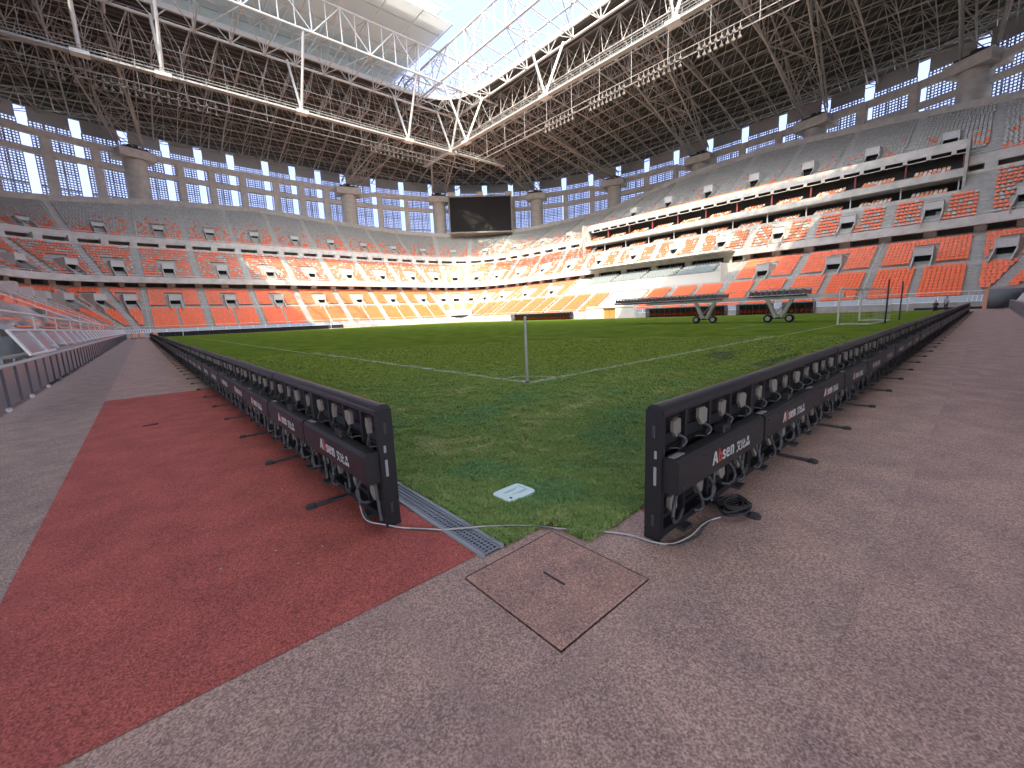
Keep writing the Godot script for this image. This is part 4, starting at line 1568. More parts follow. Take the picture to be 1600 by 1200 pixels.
func make_board(detail: int) -> Node3D:
	# local frame: x along the row 0..1.6, +z = towards the track (the back of the board)
	var t := Node3D.new()
	t.name = "perimeter_board"
	var mb := MB.new()
	mb.box(Vector3(BL / 2, 0.48, -0.045), Vector3(BL - 0.006, 0.90, 0.03))
	part(t, "display_panel", mb, M.board_face)
	mb = MB.new()
	for x in [0.02, BL - 0.02]:
		mb.box(Vector3(x, 0.475, 0.0), Vector3(0.034, 0.91, 0.11))
	mb.box(Vector3(BL / 2, 0.045, 0.0), Vector3(BL - 0.08, 0.05, 0.10))
	mb.box(Vector3(BL / 2, 0.895, 0.0), Vector3(BL - 0.08, 0.04, 0.10))
	for k in 3:
		mb.box(Vector3(BL * (k + 1) / 4.0, 0.47, -0.005), Vector3(0.035, 0.80, 0.05))
	for k in 8:
		mb.box(Vector3(BL / 2, 0.12 + 0.10 * k, -0.022), Vector3(BL - 0.08, 0.012, 0.016))
	part(t, "frame", mb, M.board_black)
	mb = MB.new()
	var r := 0.052
	var seg := 10
	for k in seg:
		var a := PI * k / seg
		var b := PI * (k + 1) / seg
		var p0 := Vector3(0.002, 0.915 + sin(a) * r * 0.9, cos(a) * r * 1.25)
		var p1 := Vector3(0.002, 0.915 + sin(b) * r * 0.9, cos(b) * r * 1.25)
		var dx := Vector3(BL - 0.004, 0, 0)
		mb.quad(p0, p0 + dx, p1 + dx, p1)
		mb.tri(Vector3(0.002, 0.915, 0), p0, p1)
		mb.tri(Vector3(BL - 0.002, 0.915, 0), p1 + dx, p0 + dx)
	mb.box(Vector3(BL / 2, 0.905, 0), Vector3(BL - 0.006, 0.02, 0.128))
	part(t, "top_pad", mb, M.pad)
	mb = MB.new()
	# power box with bevelled top edge
	var bx0 := 0.02
	var bx1 := BL - 0.02
	var pr := [Vector2(0.055, 0.36), Vector2(0.155, 0.36), Vector2(0.165, 0.375), Vector2(0.165, 0.575), Vector2(0.145, 0.605), Vector2(0.055, 0.605)]
	for k in pr.size():
		var a: Vector2 = pr[k]
		var b: Vector2 = pr[(k + 1) % pr.size()]
		mb.quad(Vector3(bx0, a.y, a.x), Vector3(bx1, a.y, a.x), Vector3(bx1, b.y, b.x), Vector3(bx0, b.y, b.x))
	for k in range(1, pr.size() - 1):
		mb.tri(Vector3(bx1, pr[0].y, pr[0].x), Vector3(bx1, pr[k + 1].y, pr[k + 1].x), Vector3(bx1, pr[k].y, pr[k].x))
		mb.tri(Vector3(bx0, pr[0].y, pr[0].x), Vector3(bx0, pr[k].y, pr[k].x), Vector3(bx0, pr[k + 1].y, pr[k + 1].x))
	var box := part(t, "power_box", mb, M.box_black)
	# fan covers: pentagons that taper downwards, four above and four below the box
	if not board_meshes.has("fan"):
		var fm := MB.new()
		var pg := [Vector2(-0.052, 0.062), Vector2(-0.058, -0.01), Vector2(-0.012, -0.066), Vector2(0.050, -0.045), Vector2(0.056, 0.05), Vector2(0.02, 0.07)]
		for k in range(1, pg.size() - 1):
			fm.tri(Vector3(pg[0].x, pg[0].y, 0.012), Vector3(pg[k].x, pg[k].y, 0.012), Vector3(pg[k + 1].x, pg[k + 1].y, 0.012))
		for k in pg.size():
			var a: Vector2 = pg[k]
			var b: Vector2 = pg[(k + 1) % pg.size()]
			fm.quad(Vector3(a.x, a.y, -0.012), Vector3(b.x, b.y, -0.012), Vector3(b.x, b.y, 0.012), Vector3(a.x, a.y, 0.012))
		board_meshes.fan = fm.mesh()
	rng.seed = 500 + detail
	for k in 8:
		var up := k < 4
		var o := part(t, "fan_cover", board_meshes.fan, M.fan)
		o.position = Vector3(0.20 + (k % 4) * 0.4 + rng.randf_range(-0.02, 0.02), (0.775 if up else 0.215) + rng.randf_range(-0.01, 0.01), 0.035)
		o.rotation = Vector3(rng.randf_range(-0.1, 0.05), rng.randf_range(-0.15, 0.15), rng.randf_range(-0.15, 0.15))
	# foot bar lying on the track
	mb = MB.new()
	mb.box(Vector3(0.80, 0.016, 0.215), Vector3(0.055, 0.014, 0.33))
	part(t, "foot_bar", mb, M.foot)
	mb = MB.new()
	mb.cbox(Vector3(0.80, 0.019, 0.375), Vector3(0.075, 0.034, 0.085), 0.016)
	part(t, "foot_pad", mb, M.rubber)
	mb = MB.new()
	for x in [0.3, 1.3]:
		mb.box(Vector3(x, 0.011, 0.03), Vector3(0.12, 0.022, 0.16))
	part(t, "base_plate", mb, M.foot)
	if detail > 0:
		# cable runs below and above the power box
		mb = MB.new()
		for k in 8:
			var x := 0.16 + 0.2 * k
			var lo := k % 2 == 0
			var p := Vector3(x, 0.36, 0.09)
			var pts := [p]
			for q in 5:
				var f := (q + 1) / 5.0
				pts.append(Vector3(x + 0.13 * sin(f * PI * (1.2 if lo else 0.9)) * (1 if k % 3 else -1), 0.36 - 0.27 * sin(f * PI * 0.62) + (0.06 * f if lo else 0.0), 0.09 + 0.035 * sin(f * PI)))
			mb.path(pts, 0.013, 6)
		part(t, "lower_cables", mb, M.cable)
		mb = MB.new()
		for k in 4:
			var x := 0.23 + 0.4 * k
			var pts := []
			for q in 6:
				var f := q / 5.0
				pts.append(Vector3(x + 0.05 * f + 0.03 * sin(f * 5.0), 0.715 - 0.11 * f, 0.045 + 0.04 * sin(f * PI)))
			mb.path(pts, 0.011, 6)
			mb.path([Vector3(x - 0.08, 0.63, 0.02), Vector3(x + 0.02, 0.615, 0.05), Vector3(x + 0.14, 0.64, 0.02)], 0.007, 5)
		part(t, "upper_cables", mb, M.cable)
		mb = MB.new()
		mb.cbox(Vector3(0.9, 0.635, 0.075), Vector3(0.13, 0.06, 0.09), 0.01)
		part(t, "plug_box", mb, M.box_black)
		mb = MB.new()
		for e in [[0.09, 0.55], [0.09, 0.40], [BL - 0.09, 0.55], [BL - 0.09, 0.40], [0.38, 0.56], [1.22, 0.56]]:
			mb.tube(Vector3(e[0], e[1], 0.16), Vector3(e[0], e[1], 0.1695), 0.011, 8, -1.0, true)
		part(box, "screws", mb, M.hole)
		mb = MB.new()
		mb.box(Vector3(0.11, 0.6065, 0.10), Vector3(0.14, 0.003, 0.045))
		part(box, "label_sticker", mb, M.sticker)
		# maker's lettering
		if not board_meshes.has("A"):
			board_meshes.A = text_mesh("A", 0.135)
			board_meshes.b = text_mesh("b", 0.135)
			board_meshes.sen = text_mesh("sen", 0.135)
			var ai := [[Vector2(0.05, 0.84), Vector2(0.95, 0.84)], [Vector2(0.3, 1.0), Vector2(0.3, 0.7)], [Vector2(0.7, 1.0), Vector2(0.7, 0.7)], [Vector2(0.78, 0.62), Vector2(0.5, 0.25), Vector2(0.05, 0.02)], [Vector2(0.22, 0.62), Vector2(0.5, 0.28), Vector2(0.98, 0.02)]]
			var bi := [[Vector2(0.1, 0.95), Vector2(0.1, 0.08), Vector2(0.42, 0.2)], [Vector2(0.1, 0.58), Vector2(0.4, 0.58)], [Vector2(0.58, 0.98), Vector2(0.58, 0.1), Vector2(0.7, 0.04), Vector2(0.95, 0.06), Vector2(0.97, 0.25)], [Vector2(0.58, 0.52), Vector2(0.92, 0.7)]]
			var sn := []
			for c in [[0.25, 0.54, 0.5], [0.0, 0.0, 0.48], [0.52, 0.0, 0.48]]:
				var o2 := Vector2(c[0], c[1])
				var z: float = c[2]
				sn.append([o2 + Vector2(0.0, 0.68) * z, o2 + Vector2(1.0, 0.68) * z])
				sn.append([o2 + Vector2(0.5, 1.0) * z, o2 + Vector2(0.5, 0.0) * z])
				sn.append([o2 + Vector2(0.48, 0.66) * z, o2 + Vector2(0.05, 0.12) * z])
				sn.append([o2 + Vector2(0.52, 0.66) * z, o2 + Vector2(0.98, 0.12) * z])
			board_meshes.c0 = stroke_mesh(ai, 0.085, 0.009).mesh()
			board_meshes.c1 = stroke_mesh(bi, 0.085, 0.009).mesh()
			board_meshes.c2 = stroke_mesh(sn, 0.085, 0.007).mesh()
		var x := 0.53
		for e in [["A", 0.0, M.print_white], ["b", 0.088, M.print_red], ["sen", 0.165, M.print_white]]:
			var o := part(box, "letters", board_meshes[e[0]], e[2])
			o.position = Vector3(x + e[1], 0.40, 0.1668)
		for k in 3:
			var o := part(box, "characters", board_meshes["c%d" % k], M.print_white)
			o.position = Vector3(x + 0.44 + k * 0.096, 0.425, 0.1675)
	return t

func ordinal(n: int) -> String:
	var w := ["first", "second", "third", "fourth", "fifth", "sixth", "seventh", "eighth", "ninth", "tenth"]
	if n <= 10:
		return w[n - 1]
	var e := "th"
	if n % 100 < 11 or n % 100 > 13:
		e = ["th", "st", "nd", "rd", "th", "th", "th", "th", "th", "th"][n % 10]
	return str(n) + e

func board_row(side: int) -> void:
	# side 0: left row along the touchline; side 1: right row along the goal line
	var near := make_board(1)
	var plain := make_board(0)
	var n := 71 if side == 0 else 41
	for k in n:
		var o: Node3D = (near if k < 14 else plain).duplicate()
		o.name = "perimeter_board"
		add_child(o, true)
		# small unevenness of the row
		var jit := 0.006 * sin(k * 2.3) + 0.004 * sin(k * 5.1)
		if side == 0:
			# x local runs along -z from the open end ... back of the board faces -x
			o.transform = Transform3D(Basis(Vector3.UP, -PI / 2), Vector3(-5.21 + jit, 0.004 if k < 7 else 0.0, 4.0 - BL * (k + 1)))
		else:
			o.transform = Transform3D(Basis(), Vector3(-4.0 + BL * k, 0, 5.53 + jit))
		var row := "left-hand row" if side == 0 else "right-hand row"
		var lb := ""
		if k == 0:
			lb = "black LED board seen from behind at the open corner end of the " + row
		else:
			lb = "black LED board seen from behind, %s from the open corner end of the %s" % [ordinal(k + 1), row]
		o.set_meta("label", lb)
		o.set_meta("category", "LED board")
		o.set_meta("group", "LED boards of the " + row)
		if k == 0:
			# closing plate with latches at the open end
			var x := BL if side == 0 else 0.0
			var sg := 1.0 if side == 0 else -1.0
			var mb := MB.new()
			mb.box(Vector3(x + sg * 0.006, 0.46, -0.004), Vector3(0.012, 0.92, 0.118))
			part(o, "end_plate", mb, M.board_black)
			mb = MB.new()
			mb.box(Vector3(x + sg * 0.0135, 0.47, 0.012), Vector3(0.003, 0.13, 0.020))
			part(o, "handle_slot", mb, M.sticker)
			mb = MB.new()
			mb.box(Vector3(x + sg * 0.0135, 0.62, 0.014), Vector3(0.003, 0.055, 0.018))
			part(o, "end_sticker", mb, M.sticker)
			for y in [0.15, 0.78]:
				mb = MB.new()
				mb.cbox(Vector3(x + sg * 0.016, y, 0.0), Vector3(0.012, 0.085, 0.022), 0.004)
				part(o, "latch", mb, M.foot)
	near.free()
	plain.free()

func build_boards() -> void:
	board_row(0)
	board_row(1)
	# cable that crosses the open corner
	var pts := [Vector3(-5.33, 0.10, 3.66), Vector3(-5.34, 0.02, 3.80), Vector3(-5.26, 0.014, 3.98), Vector3(-5.16, 0.014, 4.16), Vector3(-5.0, 0.016, 4.36), Vector3(-4.9, 0.03, 4.47), Vector3(-4.78, 0.035, 4.57), Vector3(-4.62, 0.03, 4.70), Vector3(-4.48, 0.022, 4.83), Vector3(-4.40, 0.014, 4.93), Vector3(-4.34, 0.02, 5.03), Vector3(-4.26, 0.022, 5.14), Vector3(-4.17, 0.014, 5.24), Vector3(-4.08, 0.012, 5.40), Vector3(-4.05, 0.012, 5.56), Vector3(-3.98, 0.012, 5.66), Vector3(-3.8, 0.012, 5.70), Vector3(-3.62, 0.012, 5.69), Vector3(-3.5, 0.012, 5.70), Vector3(-3.40, 0.02, 5.74)]
	for k in 2:
		var c := thing("cable", ["pale grey cable running between the two rows of boards across the corner", "dark cable lying beside the pale one across the corner"][k], "cable")
		var mb := MB.new()
		var cv := Curve3D.new()
		for i in pts.size():
			var a: Vector3 = pts[maxi(i - 1, 0)]
			var b: Vector3 = pts[mini(i + 1, pts.size() - 1)]
			var off := Vector3(0.012, 0, 0.022) * k * sin(i * 0.9) + Vector3(0.010, -0.002, 0.014) * k
			cv.add_point(pts[i] + off, -(b - a) / 6.0, (b - a) / 6.0)
		var bk := cv.tessellate(4, 3)
		var arr := []
		for q in bk:
			arr.append(q)
		mb.path(arr, 0.0065 if k == 0 else 0.0055, 6)
		part(c, "sheath", mb, M.cable_grey if k == 0 else M.cable)
	# coil of spare cable on the first right-hand foot
	var co := thing("cable_coil", "coil of black cable lying on the foot of the nearest right-hand board", "cable", Vector3(-3.24, 0.03, 5.78))
	rng.seed = 12
	for k in 12:
		var mb := MB.new()
		var arr := []
		var rx := rng.randf_range(0.085, 0.15)
		var rz := rng.randf_range(0.06, 0.105)
		var ph := rng.randf() * TAU
		var ox := rng.randf_range(-0.03, 0.03)
		var oz := rng.randf_range(-0.025, 0.025)
		for q in 29:
			var a := TAU * q / 28.0
			arr.append(Vector3(ox + cos(a) * rx + 0.012 * sin(3 * a + ph), 0.008 + k * 0.0045 + 0.010 * (1.0 + sin(a + ph)), oz + sin(a) * rz + 0.010 * cos(2 * a + ph)))
		mb.path(arr, 0.007, 6)
		part(co, "loop", mb, M.rubber)

# ------------------------------------------------------------------ things on and around the pitch
func build_goal(at: Vector3, turn: float, label: String) -> void:
	var t := thing("football_goal", label, "goal", at, turn, "football goals")
	# local: goal mouth along x (-3.66..3.66), net towards +z
	for s in [-1, 1]:
		var mb := MB.new()
		mb.tube(Vector3(s * 3.72, 0, 0), Vector3(s * 3.72, 2.5, 0), 0.06, 12, -1.0, true)
		part(t, "post", mb, M.goal_white)
		mb = MB.new()
		mb.tube(Vector3(s * 3.72, 0.04, 0.06), Vector3(s * 3.72, 0.04, 1.9), 0.035, 8)
		part(t, "ground_bar", mb, M.goal_white)
	var mb2 := MB.new()
	mb2.tube(Vector3(-3.78, 2.5, 0), Vector3(3.78, 2.5, 0), 0.06, 12, -1.0, true)
	part(t, "crossbar", mb2, M.goal_white)
	mb2 = MB.new()
	mb2.tube(Vector3(-3.72, 0.04, 1.9), Vector3(3.72, 0.04, 1.9), 0.035, 8)
	part(t, "ground_bar", mb2, M.goal_white)
	# net: fine square mesh of cords
	var net := MB.new()
	var r := 0.0035
	var st := 0.24
	var nx := int(7.44 / st)
	for k in nx + 1:
		var x := -3.72 + 7.44 * k / nx
		net.tube(Vector3(x, 2.46, 0.05), Vector3(x, 2.40, 1.85), r, 3)
		net.tube(Vector3(x, 2.40, 1.85), Vector3(x, 0.05, 1.9), r, 3)
	for k in 11:
		var y := 2.4 * k / 10.0
		net.tube(Vector3(-3.72, y, 1.88), Vector3(3.72, y, 1.88), r, 3)
		for s in [-1, 1]:
			net.tube(Vector3(s * 3.72, y, 0.05), Vector3(s * 3.72, y, 1.88), r, 3)
	for k in 8:
		var z := 0.05 + 1.8 * k / 7.0
		net.tube(Vector3(-3.72, 2.44, z), Vector3(3.72, 2.44, z), r, 3)
		for s in [-1, 1]:
			net.tube(Vector3(s * 3.72, 0.05, z), Vector3(s * 3.72, 2.44, z), r, 3)
	part(t, "net", net, M.net)

func build_pole(called: String, label: String, category: String, at: Vector3, h: float, r: float, m: Material, top := false) -> void:
	var t := thing(called, label, category, at)
	var mb := MB.new()
	mb.tube(Vector3.ZERO, Vector3(0, h, 0), r, 10, -1.0, true)
	part(t, "pole", mb, m)
	mb = MB.new()
	mb.tube(Vector3(0, h, 0), Vector3(0, h + 0.05, 0), r * 1.5, 10, r * 0.8, true)
	part(t, "cap", mb, m)
	if not top:
		mb = MB.new()
		mb.tube(Vector3(0, 0, 0), Vector3(0, 0.06, 0), r * 1.8, 10, r * 1.1)
		part(t, "socket", mb, M.rubber)

func wheel(parent: Node3D, at: Vector3, r: float, w: float) -> void:
	# thing > wheel > tyre, rim ; axle along x
	var o := Node3D.new()
	o.name = "wheel"
	parent.add_child(o, true)
	o.position = at
	var mb := MB.new()
	var prof := [Vector2(-w / 2, r * 0.58), Vector2(-w / 2, r * 0.86), Vector2(-w * 0.36, r * 0.98), Vector2(0, r), Vector2(w * 0.36, r * 0.98), Vector2(w / 2, r * 0.86), Vector2(w / 2, r * 0.58)]
	var n := 20
	for k in n:
		var a := TAU * k / n
		var b := TAU * (k + 1) / n
		for q in prof.size() - 1:
			var p: Vector2 = prof[q]
			var p2: Vector2 = prof[q + 1]
			mb.quad(Vector3(p.x, cos(a) * p.y, sin(a) * p.y), Vector3(p2.x, cos(a) * p2.y, sin(a) * p2.y), Vector3(p2.x, cos(b) * p2.y, sin(b) * p2.y), Vector3(p.x, cos(b) * p.y, sin(b) * p.y))
	part(o, "tyre", mb, M.tyre)
	mb = MB.new()
	mb.tube(Vector3(-w * 0.38, 0, 0), Vector3(w * 0.38, 0, 0), r * 0.6, 16, -1.0, true)
	mb.tube(Vector3(-w * 0.48, 0, 0), Vector3(w * 0.48, 0, 0), r * 0.2, 10, -1.0, true)
	part(o, "rim", mb, M.rig_white)

func build_rig(label: String, at: Vector3, z_from: float, z_to: float, lamp_from: float, lamp_to: float, bend: float) -> void:
	# a turf grow-light trailer: two wheels under a V leg, a white boom along z, lamp frames on top
	var t := thing("grow_light_rig", label, "grow light", at, 0.0, "turf grow-light rigs")
	for s in [-1, 1]:
		wheel(t, Vector3(0.0, 0.36, s * 0.85), 0.36, 0.3)
		var mb := MB.new()
		mb.bar(Vector3(0, 0.45, s * 0.2), Vector3(0, 2.1, s * 0.98), 0.34, 0.26)
		part(t, "leg", mb, M.rig_white)
	var mb2 := MB.new()
	mb2.bar(Vector3(0, 0.4, -0.95), Vector3(0, 0.4, 0.95), 0.14, 0.12)
	part(t, "axle", mb2, M.rubber)
	mb2 = MB.new()
	mb2.bar(Vector3(-0.02, 0.9, -0.2), Vector3(-0.02, 1.75, 0.55), 0.09, 0.09)
	part(t, "ram", mb2, M.rig_grey)
	mb2 = MB.new()
	mb2.bar(Vector3(0, 2.2 , z_to), Vector3(0, 2.2 + bend, z_from), 0.55, 0.34)
	part(t, "boom", mb2, M.rig_white)
	# lamp frames: a flat truss of slats either side of the boom
	var n := int(absf(lamp_to - lamp_from) / 0.42)
	for s in [-1, 1]:
		mb2 = MB.new()
		for y in [0.0, 0.5]:
			mb2.bar(Vector3(s * 1.3 - 0.1 * y, 2.40 + y + bend * 0.5, lamp_from - y), Vector3(s * 1.3 - 0.1 * y, 2.40 + y + bend * 0.5, lamp_to + y), 0.07, 0.07)
		part(t, "lamp_rail", mb2, M.rig_white)
	mb2 = MB.new()
	for x in [-1.3, -0.75, 0.75, 1.3]:
		mb2.bar(Vector3(x, 2.32 + bend * 0.5, lamp_from), Vector3(x, 2.32 + bend * 0.5, lamp_to), 0.3, 0.09)
	part(t, "lamp_tray", mb2, M.rubber)
	for k in n:
		mb2 = MB.new()
		var z := lerpf(lamp_from, lamp_to, (k + 0.5) / n)
		mb2.bar(Vector3(-1.3, 2.36 + bend * 0.5, z - 0.1), Vector3(-1.35, 2.88 + bend * 0.5, z + 0.05), 0.05, 0.12)
		mb2.bar(Vector3(1.3, 2.36 + bend * 0.5, z - 0.1), Vector3(1.25, 2.88 + bend * 0.5, z + 0.05), 0.05, 0.12)
		mb2.box(Vector3(0, 2.62 + bend * 0.5, z), Vector3(2.5, 0.30, 0.16))
		part(t, "lamp", mb2, M.rig_lamp)

func build_dugout(label: String, z0: float, z1: float, x: float) -> void:
	var l := absf(z1 - z0)
	var t := thing("team_dugout", label, "dugout", Vector3(x, 0, (z0 + z1) / 2), 0.0, "team dugouts along the far touchline")
	var prof := [Vector2(0.9, 0.0), Vector2(0.95, 1.0), Vector2(0.75, 1.65), Vector2(0.2, 1.95), Vector2(-0.55, 1.9), Vector2(-0.8, 1.72)]
	var mb := MB.new()
	for k in prof.size() - 1:
		var a: Vector2 = prof[k]
		var b: Vector2 = prof[k + 1]
		mb.quad(Vector3(a.x, a.y, l / 2), Vector3(a.x, a.y, -l / 2), Vector3(b.x, b.y, -l / 2), Vector3(b.x, b.y, l / 2))
	part(t, "shell", mb, M.dugout)
	var n := int(l / 1.1)
	for k in n + 1:
		mb = MB.new()
		var z := -l / 2 + l * k / n
		for q in prof.size() - 1:
			mb.tube(Vector3(prof[q].x - 0.03, prof[q].y, z), Vector3(prof[q + 1].x - 0.03, prof[q + 1].y, z), 0.04, 5)
		part(t, "hoop", mb, M.frame_grey)
	for e in [-1, 1]:
		mb = MB.new()
		for k in range(1, prof.size() - 1):
			mb.tri(Vector3(prof[0].x, prof[0].y, e * l / 2), Vector3(prof[k].x, prof[k].y, e * l / 2), Vector3(prof[k + 1].x, prof[k + 1].y, e * l / 2))
		mb.tri(Vector3(prof[0].x, prof[0].y, e * l / 2), Vector3(prof[5].x, prof[5].y, e * l / 2), Vector3(-0.6, 0.0, e * l / 2))
		part(t, "end_panel", mb, M.glass_dark)
	var m := int(l / 0.62)
	for k in m:
		var o := part(t, "bench_seat", seat_mesh, M.bench_orange)
		o.transform = Transform3D(Basis(Vector3.UP, -PI / 2), Vector3(0.4, 0.02, -l / 2 + (k + 0.5) * l / m))
	mb = MB.new()
	mb.box(Vector3(0.1, 0.03, 0), Vector3(1.5, 0.06, l))
	part(t, "floor_plinth", mb, M.rubber)

func build_barriers() -> void:
	# ribbed metal barrier on castors along the left, and the glazed lean-to behind it
	var t := thing("metal_barrier", "low ribbed galvanised barrier on castors along the left edge of the track", "barrier", Vector3(-8.8, 0, -4.0))
	var n := 80
	var pm := MB.new()
	pm.box(Vector3(0, 0.5, -0.6), Vector3(0.04, 0.78, 1.16))
	pm.box(Vector3(-0.09, 0.9, -0.6), Vector3(0.24, 0.035, 1.18))
	var panel := pm.mesh()
	pm = MB.new()
	pm.box(Vector3(0.01, 0.5, 0), Vector3(0.09, 0.80, 0.05))
	var rib := pm.mesh()
	pm = MB.new()
	pm.tube(Vector3(0, 0.05, -0.02), Vector3(0, 0.05, 0.02), 0.05, 10, -1.0, true)
	pm.box(Vector3(0, 0.10, 0), Vector3(0.03, 0.08, 0.04))
	var castor := pm.mesh()
	for k in n:
		var o := part(t, "panel", panel, M.galvanised)
		o.position = Vector3(0, 0, -1.25 * k)
		o = part(t, "rib", rib, M.galv_rib)
		o.position = Vector3(0, 0, -1.25 * k)
		if k % 2 == 0:
			o = part(t, "castor", castor, M.galvanised)
			o.position = Vector3(0.02, 0, -1.25 * k)
	lean_to("glazed_lean_to", "sloping glazed steel lean-to behind the ribbed barrier at the left", Vector3(-9.05, 0, -17.0), Vector3(0, 0, -1), Vector3(-1, 0, 0), 88.0)
	var r := thing("metal_barrier", "grey sheet-metal barrier closing the far end of the right-hand track", "barrier", Vector3(40, 0, 8.75))
	pm = MB.new()
	pm.cbox(Vector3(16, 0.52, 0), Vector3(32, 1.0, 0.3), 0.05)
	part(r, "panel", pm, M.galvanised)
	pm = MB.new()
	pm.box(Vector3(32.02, 0.52, 0), Vector3(0.3, 1.04, 0.36))
	part(r, "end_post", pm, M.steel_white)
	for k in 20:
		pm = MB.new()
		pm.box(Vector3(0.5 + k * 1.6, 0.52, -0.16), Vector3(0.05, 0.98, 0.03))
		part(r, "rib", pm, M.galv_rib)
	lean_to("glazed_lean_to", "sloping glazed steel lean-to behind the barrier at the right edge", Vector3(44, 0, 9.1), Vector3(1, 0, 0), Vector3(0, 0, 1), 28.0)

func lean_to(called: String, label: String, at: Vector3, along: Vector3, back: Vector3, l: float) -> void:
	var t := thing(called, label, "canopy", at)
	var n := int(l / 2.9)
	var a := Vector3(0, 0.98, 0)
	var b := back * 3.4 + Vector3(0, 3.55, 0)
	for k in n + 1:
		var mb := MB.new()
		var o := along * (l * k / n)
		mb.bar(a + o, b + o, 0.09, 0.14)
		mb.bar(a + o + along * 0.35, b + o + along * 0.35, 0.06, 0.1)
		part(t, "rafter", mb, M.frame_grey)
		mb = MB.new()
		mb.bar(b + o, Vector3(b.x, 0, b.z) + o, 0.1, 0.1, along)
		mb.bar(Vector3(b.x, 0.9, b.z) + o, a + (b - a) * 0.55 + o, 0.07, 0.07, along)
		part(t, "post", mb, M.frame_grey)
		if k < n:
			mb = MB.new()
			var o2 := along * (l * (k + 1) / n)
			mb.bar(a + o, b + o2, 0.06, 0.06)
			part(t, "brace", mb, M.frame_grey)
			var g := MB.new()
			var up := Vector3(0, 0.09, 0)
			g.quad(a + o + up, a + o2 + up, b + o2 + up, b + o + up)
			part(t, "glass_pane", g, M.glass)
	for f in [0.0, 0.33, 0.66, 1.0]:
		var mb := MB.new()
		var c := a.lerp(b, f)
		mb.bar(c, c + along * l, 0.08, 0.1)
		part(t, "purlin", mb, M.frame_grey)

# ------------------------------------------------------------------ people
func smin(a: float, b: float, k: float) -> float:
	var h := clampf(0.5 + 0.5 * (b - a) / k, 0.0, 1.0)
	return lerpf(b, a, h) - k * h * (1.0 - h)

func body_mesh(bones: Array, cell: float) -> MB:
	# surface nets over the smooth union of tapered capsules [a, b, ra, rb]
	var lo := Vector3(9, 9, 9)
	var hi := -lo
	for b in bones:
		for k in 2:
			lo = lo.min(b[k] - Vector3.ONE * (b[2 + k] + cell * 2))
			hi = hi.max(b[k] + Vector3.ONE * (b[2 + k] + cell * 2))
	var nx := int((hi.x - lo.x) / cell) + 2
	var ny := int((hi.y - lo.y) / cell) + 2
	var nz := int((hi.z - lo.z) / cell) + 2
	var f := PackedFloat32Array()
	f.resize(nx * ny * nz)
	for i in nx:
		for j in ny:
			for k in nz:
				var p := lo + Vector3(i, j, k) * cell
				var d := 9.0
				for b in bones:
					var ab: Vector3 = b[1] - b[0]
					var u := clampf((p - b[0]).dot(ab) / ab.length_squared(), 0, 1)
					var e: float = (p - (b[0] + ab * u)).length() - lerpf(b[2], b[3], u)
					d = smin(d, e, 0.035)
				f[(i * ny + j) * nz + k] = d
	var mb := MB.new()
	var id := {}
	var corners := [Vector3i(0, 0, 0), Vector3i(1, 0, 0), Vector3i(0, 1, 0), Vector3i(1, 1, 0), Vector3i(0, 0, 1), Vector3i(1, 0, 1), Vector3i(0, 1, 1), Vector3i(1, 1, 1)]
	var edges := [[0, 1], [2, 3], [4, 5], [6, 7], [0, 2], [1, 3], [4, 6], [5, 7], [0, 4], [1, 5], [2, 6], [3, 7]]
	for i in nx - 1:
		for j in ny - 1:
			for k in nz - 1:
				var g := []
				var neg := 0
				for c in corners:
					var val := f[((i + c.x) * ny + j + c.y) * nz + k + c.z]
					g.append(val)
					if val < 0:
						neg += 1
				if neg == 0 or neg == 8:
					continue
				var s := Vector3.ZERO
				var m := 0
				for e in edges:
					if (g[e[0]] < 0) != (g[e[1]] < 0):
						var u: float = g[e[0]] / (g[e[0]] - g[e[1]])
						s += Vector3(corners[e[0]]).lerp(Vector3(corners[e[1]]), u)
						m += 1
				id[Vector3i(i, j, k)] = mb.v.size()
				mb.v.append(lo + (Vector3(i, j, k) + s / m) * cell)
				mb.n.append(Vector3(g[1] + g[3] + g[5] + g[7] - g[0] - g[2] - g[4] - g[6], g[2] + g[3] + g[6] + g[7] - g[0] - g[1] - g[4] - g[5], g[4] + g[5] + g[6] + g[7] - g[0] - g[1] - g[2] - g[3]).normalized())
	for q in id:
		for ax in 3:
			var st := (ny * nz if ax == 0 else (nz if ax == 1 else 1))
			var at: int = (q.x * ny + q.y) * nz + q.z
			var f0 := f[at]
			var f1 := f[at + st]
			if (f0 < 0) == (f1 < 0):
				continue
			var u := Vector3i(0, 0, 0)
			var w := Vector3i(0, 0, 0)
			u[(ax + 1) % 3] = 1
			w[(ax + 2) % 3] = 1
			if not (id.has(q - u) and id.has(q - w) and id.has(q - u - w)):
				continue
			var a: int = id[q]
			var b: int = id[q - u]
			var c: int = id[q - u - w]
			var d: int = id[q - w]
			if f0 < 0:
				for t in [a, c, b, a, d, c]:
					mb.ix.append(t)
			else:
				for t in [a, b, c, a, c, d]:
					mb.ix.append(t)
	return mb

